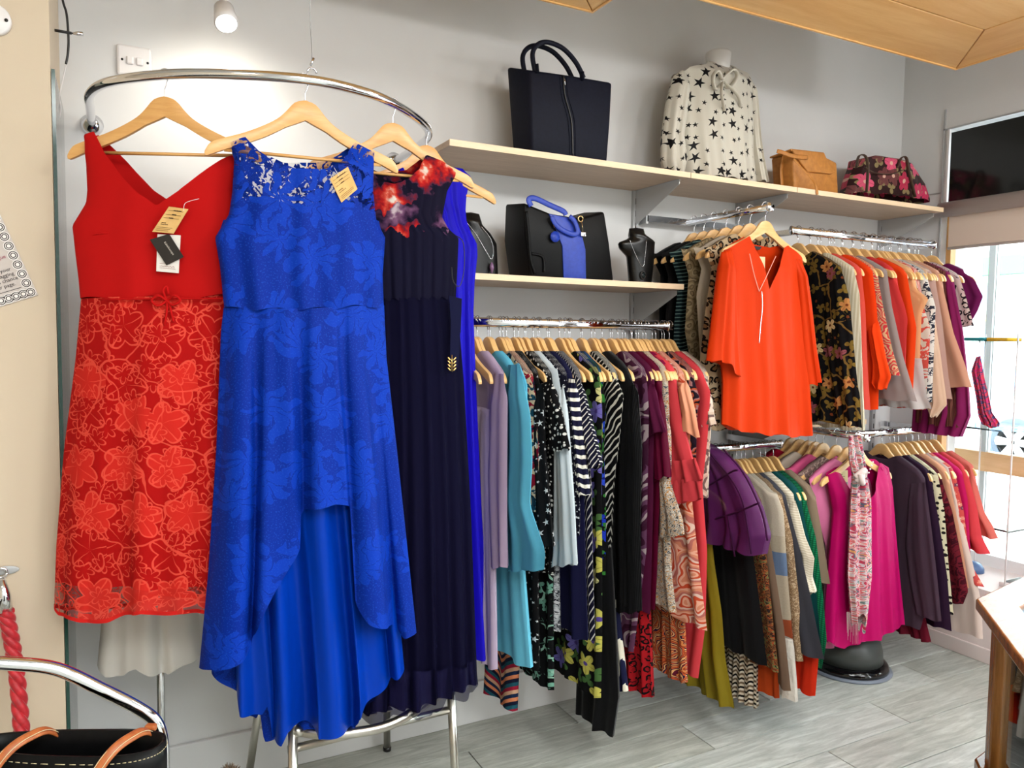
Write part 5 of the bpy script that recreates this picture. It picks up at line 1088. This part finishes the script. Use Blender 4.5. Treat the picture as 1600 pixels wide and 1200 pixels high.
# ------------------------------------------------------------------ hangers on the rails
def fill_rail(rail_, x0, x1, n, label, group, skip=()):
    Yr, z = RL[rail_]
    for i in range(n):
        if i in skip: continue
        x = x0+(x1-x0)*(i+.5)/n+random.uniform(-.003, .003)
        o = put_hanger((x, Yr, z+.003), 90+random.uniform(-5, 5), label, group, hproto2)
fill_rail('L', .97, 1.88, 20, 'empty pale hanger squeezed in on the long rail under the lower shelf', 'spare hangers on the long lower rail')
fill_rail('B', 2.60, 3.38, 12, 'empty pale hanger squeezed in on the upper rail of bright tops', 'spare hangers on the upper rail')
put_hanger((2.17, -.497, 1.994), 0, 'wooden hanger holding the orange zip blouse', None, hproto2)
put_hanger((2.755, -.478, 1.102), 0, 'wooden hanger holding the magenta tank', None, hproto2)
for i, y in enumerate((-.17, -.26)): put_hanger((2.755, y, 1.102), (-6, 5)[i], ('empty wooden hanger behind the white vest', 'empty wooden hanger behind the rose vest')[1-i], None, hproto2)
# ------------------------------------------------------------------ floor standing things
k = thing('bistro_chair', 'brushed aluminium chair frame standing under the blue and navy dresses', 'chair')
fl_, frt = (.40, -.665), (.865, -.635)
A = lambda x, y, z: Vector((x, y, z))
TL, TR = onY(458, 1128, -.665), onY(704, 1070, -.635)
for nm, top, foot in (('leg', TL, A(TL.x-.012, -.70, 0)), ('leg', TR, A(TR.x+.02, -.66, 0)), ('leg', A(.40, -.22, .46), A(.36, -.10, 0)), ('leg', A(.80, -.20, .46), A(.85, -.06, 0))):
    tube(nm, [top, foot+Vector((0, 0, .012))], .0125, M['alu'], k, n=16); MB().tube([foot+Vector((0, 0, .014)), foot], .0145, n=16).make('rubber_foot', M['black'], k)
zs = .455
loop = [TL+Vector((.02, 0, -.03)), TL+Vector((.10, -.045, -.035)), A(.64, -.705, zs-.012), TR+Vector((-.08, -.04, -.012)), TR+Vector((-.012, .02, -.005)), A(.82, -.22, zs), A(.40, -.23, zs), TL+Vector((.004, .03, -.02))]
tube('seat_frame', smoothpath(loop+[loop[0]], 6), .0135, M['alu'], k, n=14)
tube('stretcher', [onY(450, 1172, -.665), onY(706, 1108, -.635)], .011, M['alu'], k, n=14)
tube('stretcher', [A(.39, -.18, .33), A(.81, -.16, .33)], .008, M['alu'], k)
for i in range(9):
    x = .43+i*.045; tube('seat_slat', [A(x, -.66, zs+.006), A(x, -.25, zs+.006)], .012, M['alu'], k, n=8, flat=.3, up=(1, 0, 0)) if 0 else box('seat_slat', (x-.016, -.655, zs-.002), (x+.016, -.24, zs+.003), M['alu'], k, bevel=.001)
tube('backrest_tube', smoothpath([A(.40, -.22, .45), A(.39, -.15, .66), A(.42, -.12, .78), A(.60, -.11, .80), A(.78, -.12, .78), A(.81, -.15, .66), A(.80, -.20, .45)], 6), .0125, M['alu'], k, n=14)
for zz in (.62, .69): tube('back_slat', [A(.39, -.155, zz), A(.60, -.135, zz), A(.81, -.155, zz)], .012, M['alu'], k, n=8, flat=.3, up=(0, 0, 1))
for P in (TL, TR):
    MB().tube([P+Vector((0, -.001, -.005)), P+Vector((0, -.001, .004))], .0135, n=16).make('leg_cap', M['alu'], k)
# chrome armed chair and handbag at the near left
k = thing('chrome_arm_chair', 'chair with curved chrome arm tube holding the black handbag', 'chair')
Yc = -1.28
P = [onY(-190, 1090, Yc), onY(-110, 1044, Yc), onY(-40, 1036, Yc), onY(20, 1037, Yc), onY(90, 1046, Yc), onY(160, 1078, Yc), onY(215, 1106, Yc), onY(243, 1128, Yc), onY(253, 1160, Yc), onY(254, 1205, Yc)]
tube('arm_tube', smoothpath(P, 8), .0105, M['chrome'], k, n=20)
for p in (P[-1], P[0]):
    tube('leg', [p, Vector((p.x, p.y, .012))], .0105, M['chrome'], k, n=16); MB().tube([Vector((p.x, p.y, .014)), Vector((p.x, p.y, 0))], .0125, n=14).make('rubber_foot', M['black'], k)
xl, xr = P[0].x, P[-1].x
box('seat', (xl-.02, Yc-.42, .40), (xr-.012, Yc-.02, .44), noisy('seat_vinyl', (30, 30, 34), (40, 40, 44), 60, .5), k, bevel=.012)
tube('seat_rail', [Vector((xl, Yc, .38)), Vector((xr, Yc, .38))], .009, M['chrome'], k)
for x in (xl, xr):
    tube('leg', [Vector((x, Yc-.42, .39)), Vector((x, Yc-.44, .012))], .0105, M['chrome'], k, n=16); tube('side_rail', [Vector((x, Yc, .38)), Vector((x, Yc-.42, .38))], .009, M['chrome'], k)
k = thing('black_handbag', 'black leather handbag with tan handles on the chrome chair', 'bag')
Yb = Yc-.05; a = onY(112, 1164, Yb); cx, cy = a.x, a.y; hw = .142; zt = a.z+.006; zb_ = .442
def oval(z, w, d, n=40, ox=0, wav=0): return [(cx+ox+w*math.copysign(abs(math.cos(t))**.75, math.cos(t)), cy+d*math.copysign(abs(math.sin(t))**.8, math.sin(t)), z+wav*math.sin(2*t+.6)) for t in [2*math.pi*i/n for i in range(n)]]
rings = [oval(zb_, hw*.92, .05), oval(zb_+.02, hw*.97, .056), oval((zb_+zt)/2, hw*.99, .056), oval(zt-.03, hw, .046), oval(zt, hw, .040, wav=.003), oval(zt-.001, hw-.005, .035, wav=.003), oval(zt-.03, hw-.006, .036), oval(zb_+.03, hw*.94, .045)]
V = [v for r in rings for v in r]; n = 40
Fs = [(i*n+j, i*n+(j+1) % n, (i+1)*n+(j+1) % n, (i+1)*n+j) for i in range(len(rings)-1) for j in range(n)]+[tuple(range(n-1, -1, -1)), tuple((len(rings)-1)*n+j for j in range(n))]
mk('body', V, Fs, blk_l, k)
st = plain('cream_thread', (206, 190, 150), .8); o = MB()
for i in range(n*2):
    t0 = math.pi*i/n; f = lambda t: Vector((cx+(hw+.0008)*math.copysign(abs(math.cos(t))**.75, math.cos(t)), cy+.0435*math.copysign(abs(math.sin(t))**.8, math.sin(t)), zt-.010+.003*math.sin(2*t+.6)))
    o.tube([f(t0), f(t0+math.pi/n*.6)], .0006, n=4)
o = o.make('stitching', st, k); o['kind'] = 'stuff'
tanh = noisy('tan_strap', (150, 76, 34), (176, 98, 48), 60, .45)
for x0, x1, yy, xo in ((cx-hw*.55, cx+hw*.52, cy-.05, .0),):
    for x, d in ((x0, 1), (x1, 1)):
        Q = smoothpath([A(x-.022, yy-.006, zt-.10), A(x-.016, yy-.006, zt-.04), A(x-.004, yy-.002, zt-.012), A(x+.010, yy+.012, zt+.008), A(x+.022, yy+.035, zt+.014), A(x+.03, yy+.07, zt+.006), A(x+.034, yy+.11, zt-.03)], 5)
        MB().tube(Q, .0075, n=12, flat=.4, up=(1, 0, 0)).make('handle', tanh, k)
        tube('handle_stitch', [q+Vector((.0058, -.002, .0026)) for q in Q], .0006, st, k, n=4); tube('handle_stitch', [q+Vector((-.0058, -.002, .0026)) for q in Q], .0006, st, k, n=4)
box('side_tab', (cx+hw*.66, cy+.034, zt-.004), (cx+hw*.78, cy+.046, zt+.007), tanh, k, bevel=.003)
Mr = Matrix.Translation((cx, cy, 0)) @ Matrix.Rotation(R(-27), 4, 'Z') @ Matrix.Translation((-cx, -cy, 0))
for ch in k.children: ch.data.transform(Mr)
o = MB(); rg = random.Random(4); pc_ = onY(358, 1196, -.95)
for i in range(260):
    d = Vector((rg.gauss(0, 1), rg.gauss(0, 1), abs(rg.gauss(0, .8)))).normalized(); o.tube([pc_+Vector((0, 0, -.03))+d*.012, pc_+Vector((0, 0, -.03))+d*rg.uniform(.026, .034)], [.0018, .0004], n=4)
k = tag(o.make('fur_pompom', noisy('fur', (52, 40, 30), (120, 100, 80), 60, .9)), 'small dark furry pompom at the bottom beside the blue dress', 'pompom')
k = thing('coat_stand_post', 'black post carrying the furry pompom at the bottom edge', 'post')
tube('post', [(pc_.x, pc_.y, .01), (pc_.x, pc_.y, pc_.z-.045)], .008, M['black'], k); MB().lathe([(.08, 0), (.08, .006), (.012, .014)], c=(pc_.x, pc_.y, 0)).make('base', M['black'], k)
# round heater-like stool base on the floor
p = onZ(1335, 1040, 0); k = thing('pedestal', 'round grey and black pedestal base on the floor under the magenta top', 'base')
MB().lathe([(.185, 0), (.19, .006), (.185, .014)], c=(2.97, -.30, 0), n=48).make('rim', plain('rim_grey', (116, 124, 138), .35), k)
MB().lathe([(.176, .014), (.176, .026), (.168, .040), (.150, .048)], c=(2.97, -.30, 0), n=48).make('gloss_ring', plain('gloss_black', (14, 14, 16), .08), k)
MB().lathe([(.150, .048), (.146, .10), (.132, .15), (.10, .175), (.03, .182)], c=(2.97, -.30, 0), n=48).make('dome', plain('dome_grey', (62, 66, 64), .4), k)
# oak and glass counter cabinet, near corner
k = thing('display_counter', 'oak framed glass display counter with sloping corner beside the window', 'counter')
p0 = onZ(1525, 935, .95); p1 = onZ(1600, 1035, .95); p2 = onZ(1600, 900, .95)
d1 = (p1-p0).normalized(); d2 = (p2-p0); d2.z = 0; d2.normalize(); d1.z = 0
def foot(e, z): # outline, e = inset
    nrm1 = Vector((-d1.y, d1.x, 0)); nrm2 = Vector((-d2.y, d2.x, 0))
    if nrm1.dot(d2) < 0: nrm1 = -nrm1
    if nrm2.dot(d1) < 0: nrm2 = -nrm2
    s_ = d1.cross(d2).z; q0 = p0+ (d1+d2)*(e/abs(s_))
    a_ = q0+d1*.55; b_ = q0+d2*.95; c2_ = b_+Vector((.25, -.75, 0)); c1_ = a_+Vector((.35, -.55, 0))
    return [Vector((v.x, v.y, z)) for v in (a_, q0, b_, c2_, c1_)]
def ringm(e0, e1, z0, z1, name, mat, bev=.006):
    o, i_ = foot(e0, z0), foot(e1, z0); n = 5; V = []
    for z in (z0, z1):
        V += [Vector((v.x, v.y, z)) for v in o]+[Vector((v.x, v.y, z)) for v in i_]
    F = []
    for j in range(n):
        q = (j+1) % n
        F += [(j, q, q+2*n, j+2*n), (j+n, j+3*n, q+3*n, q+n), (j, j+n, q+n, q), (j+2*n, q+2*n, q+3*n, j+3*n)]
    return mk(name, V, F, mat, k, smooth=False, bevel=bev)
ringm(0, .075, .925, .95, 'top_frame', M['oaktop'], .008); ringm(.02, .065, .915, .925, 'top_moulding', M['oak'], .003)
zl = .60
ringm(.012, .09, zl-.035, zl, 'ledge', M['oaktop'], .01)
MB().prism(foot(.03, .0), foot(.03, zl-.035)).make('plinth', M['oak'], k, smooth=False)
MB().prism(foot(.07, .938), foot(.07, .943)).make('glass_top', M['glass'], k, smooth=False)
MB().prism(foot(.07, zl-.02), foot(.07, zl-.012)).make('inner_base', M['white'], k, smooth=False)
fo = foot(.045, .0)
for idx in range(5):
    q = fo[idx]
    for dd in ((d1, d2) if idx == 1 else (Vector((.0, 0, 0)),)):
        c_ = q+dd*.022
        MB().box((c_.x, c_.y, (zl+.92)/2), (.036, .036, .92-zl), rot=math.degrees(math.atan2(dd.y, dd.x)) if dd.length else 0).make('corner_post', M['oak'], k, smooth=False, bevel=.003)
for i_, j_ in ((0, 1), (1, 2), (2, 3), (3, 4)):
    a_, b_ = fo[i_], fo[j_]; d_ = (b_-a_).normalized(); nn = Vector((-d_.y, d_.x, 0))*.002
    a2, b2 = a_+d_*.05, b_-d_*.05
    MB().prism([(a2-nn)+Vector((0, 0, zl)), (b2-nn)+Vector((0, 0, zl)), (b2-nn)+Vector((0, 0, .915)), (a2-nn)+Vector((0, 0, .915))], [(a2+nn)+Vector((0, 0, zl)), (b2+nn)+Vector((0, 0, zl)), (b2+nn)+Vector((0, 0, .915)), (a2+nn)+Vector((0, 0, .915))]).make('glass_side', M['glass'], k, smooth=False)
# ------------------------------------------------------------------ window display
k = thing('glass_display_stand', 'glass shelf stand in the shop window with folded scarves', 'stand')
gx, gy = 3.82, -.42
for z in (1.50, 1.085, .62): MB().box((gx, gy, z), (.30, .34, .008)).make('glass_shelf', M['glass'], k, smooth=False)
for sx in (-1, 1):
    for sy in (-1, 1): tube('upright', [(gx+sx*.135, gy+sy*.155, .34), (gx+sx*.135, gy+sy*.155, 1.54)], .004, M['white'], k, n=8)
for i, (c_, dy, lb) in enumerate((((240, 190, 60), -.05, 'folded yellow scarf on the top glass shelf'), ((60, 150, 160), .06, 'folded turquoise scarf on the top glass shelf'))):
    tag(MB().box((gx-.06, gy+dy, 1.5125), (.12, .10, .017)).make('folded_scarf', c1('fold%d' % i, c_), bevel=.006), lb, 'scarf')
fr = Frame((3.66, -.42, 0), -78)
k = garment('draped_scarf', fr, [(1526, 556), (1518, 580), (1526, 620), (1530, 650), (1536, 664)], [(1532, 556), (1538, 590), (1546, 625), (1550, 645), (1562, 662)], [(1526, 558), (1532, 556)], [(1536, 662), (1550, 668), (1562, 664)],
    fab('pinkscarf', P_blotch([(206, 50, 120), (226, 70, 90), (90, 80, 120), (214, 60, 100)], 50)), th=.02, fold=.01, nf=3, seed=95)
tag(k, 'pink and red flowered scarf hanging in the shop window', 'scarf')
for i, (x, y, w) in enumerate(((3.80, -.60, .16), (3.84, -.82, .15))):
    t_o = tag(MB().box((x, y, .352), (w, .15, .024)).make('display_tray', M['white'], bevel=.006), ('white jewellery tray on the window bench nearer the corner', 'white jewellery tray on the window bench by the counter')[i], 'tray')
    MB().box((x, y, .366), (w*.8, .115, .004)).make('tray_pad', plain('pad_grey%d' % i, (150, 156, 160), .8), t_o)
p = onX(1530, 880, 3.84); k = thing('blue_dish', 'small blue domed dish on the window bench', 'dish'); MB().lathe([(.05, 0), (.049, .02), (.035, .042), (.012, .052)], c=(3.84, -.33, .341)).make('dish', plain('dish_blue', (70, 96, 140), .4), k)
# ------------------------------------------------------------------ street outside
st_ = MB().span((4.3, -30, -.16), (40, 30, -.10)); struct(st_.make('road', plain('asphalt', (150, 150, 152), .9), smooth=False))
struct(box('pavement', (4.3, -30, -.10), (6.6, 30, 0), plain('paving', (200, 196, 190), .9)))
k = thing('parked_car', 'white parked car with silver alloy wheels seen through the shop window', 'car')
cxr, yw, R_ = 10.35, 3.12, .31
body = [(4.05, .12), (4.12, .42), (4.05, .62), (3.2, .80), (2.3, .86), (1.7, 1.30), (1.2, 1.42), (-.1, 1.42), (-.75, 1.0), (-1.0, .95), (-1.05, .5), (-.98, .12)]
car_w = plain('car_paint', (226, 230, 234), .2, coat=.6)
V0 = [(cxr, y, z) for y, z in body]; V1 = [(cxr+1.7, y, z) for y, z in body]
MB().prism(V0, V1).make('body', car_w, k, bevel=.05)
tint = plain('car_glass', (60, 76, 90), .1)
MB().prism([(cxr-.01, y, z) for y, z in ((2.15, .88), (1.66, 1.24), (1.2, 1.35), (.55, 1.35), (.55, .9))], [(cxr+.01, y, z) for y, z in ((2.15, .88), (1.66, 1.24), (1.2, 1.35), (.55, 1.35), (.55, .9))]).make('side_window', tint, k, smooth=False)
MB().prism([(cxr-.01, y, z) for y, z in ((.48, .9), (.48, 1.35), (-.1, 1.35), (-.6, .95))], [(cxr+.01, y, z) for y, z in ((.48, .9), (.48, 1.35), (-.1, 1.35), (-.6, .95))]).make('side_window', tint, k, smooth=False)
for yy in (yw, yw-2.6):
    for xx, sg in ((cxr-.015, 1), (cxr+1.60, -1)):
        MB().lathe([(R_+.06, -.006), (R_+.06, .02)], c=(xx-.01 if sg > 0 else xx+.11, yy, R_-.08), n=32, axis='X').make('wheel_arch', plain('arch_dark', (84, 100, 120), .5), k)
        w = MB().lathe([(R_*.70, -.035), (R_*.95, -.04), (R_, -.02), (R_, .16), (R_*.9, .18)], c=(xx, yy, R_-.10), n=32, axis='X').make('tyre', plain('tyre_rubber', (62, 72, 84), .8), k)
        MB().lathe([(R_*.72, -.036), (R_*.72, -.02)], c=(xx-.004, yy, R_-.10), n=32, axis='X').make('hub_plate', plain('hub_dark', (110, 118, 130), .4), w)
        for q in range(6):
            a_ = q*math.pi/3; sp_m = MB().tube([(xx-.046, yy+.03*math.cos(a_), R_-.10+.03*math.sin(a_)), (xx-.044, yy+R_*.68*math.cos(a_), R_-.10+R_*.68*math.sin(a_))], [.038, .062], n=8); sp_m.make('spoke', plain('alloy', (226, 228, 232), .3), w)
        MB().lathe([(R_*.72, -.05), (R_*.66, -.05), (R_*.66, -.03), (R_*.72, -.03)], c=(xx, yy, R_-.10), n=32, axis='X').make('rim_ring', plain('alloy2', (226, 228, 232), .3), w)
k = tag(box('shop_building', (17.0, -14, -.1), (22, 22, 9), plain('render_pale', (224, 222, 216), .8)), 'pale shop building across the street with green and yellow fascia', 'building')
blu = plain('shop_blue', (96, 126, 160), .5)
for y0, y1 in ((1.2, 8.2), (-7, .6), (9, 15)):
    box('fascia', (16.9, y0, 2.95), (17, y1, 3.35), plain('fascia_green', (70, 180, 90), .5), k); box('fascia_trim', (16.88, y0, 2.78), (17, y1, 2.92), plain('fascia_mint', (120, 210, 140), .5), k)
    box('sign_board', (16.9, y0, 2.35), (17, y1, 2.72), blu, k); box('awning_stripe', (16.85, y0, 1.95), (17, y1, 2.08), plain('stripe_yellow', (240, 200, 70), .5), k)
    n = 4
    for i in range(n):
        a_, b_ = y0+(y1-y0)*i/n+.06, y0+(y1-y0)*(i+1)/n-.06; box('shop_window', (16.93, a_, .35), (17, b_, 1.88), blu, k)
        box('window_poster', (16.915, a_+.25, 1.0), (16.928, a_+.75, 1.5), M['white'], k)
for y0 in range(-12, 20, 3):
    f = box('upper_window', (16.94, y0, 4.6), (17, y0+1.2, 6.4), blu, k); box('window_sill', (16.85, y0-.1, 4.5), (17, y0+1.3, 4.6), M['white'], f)
settle()
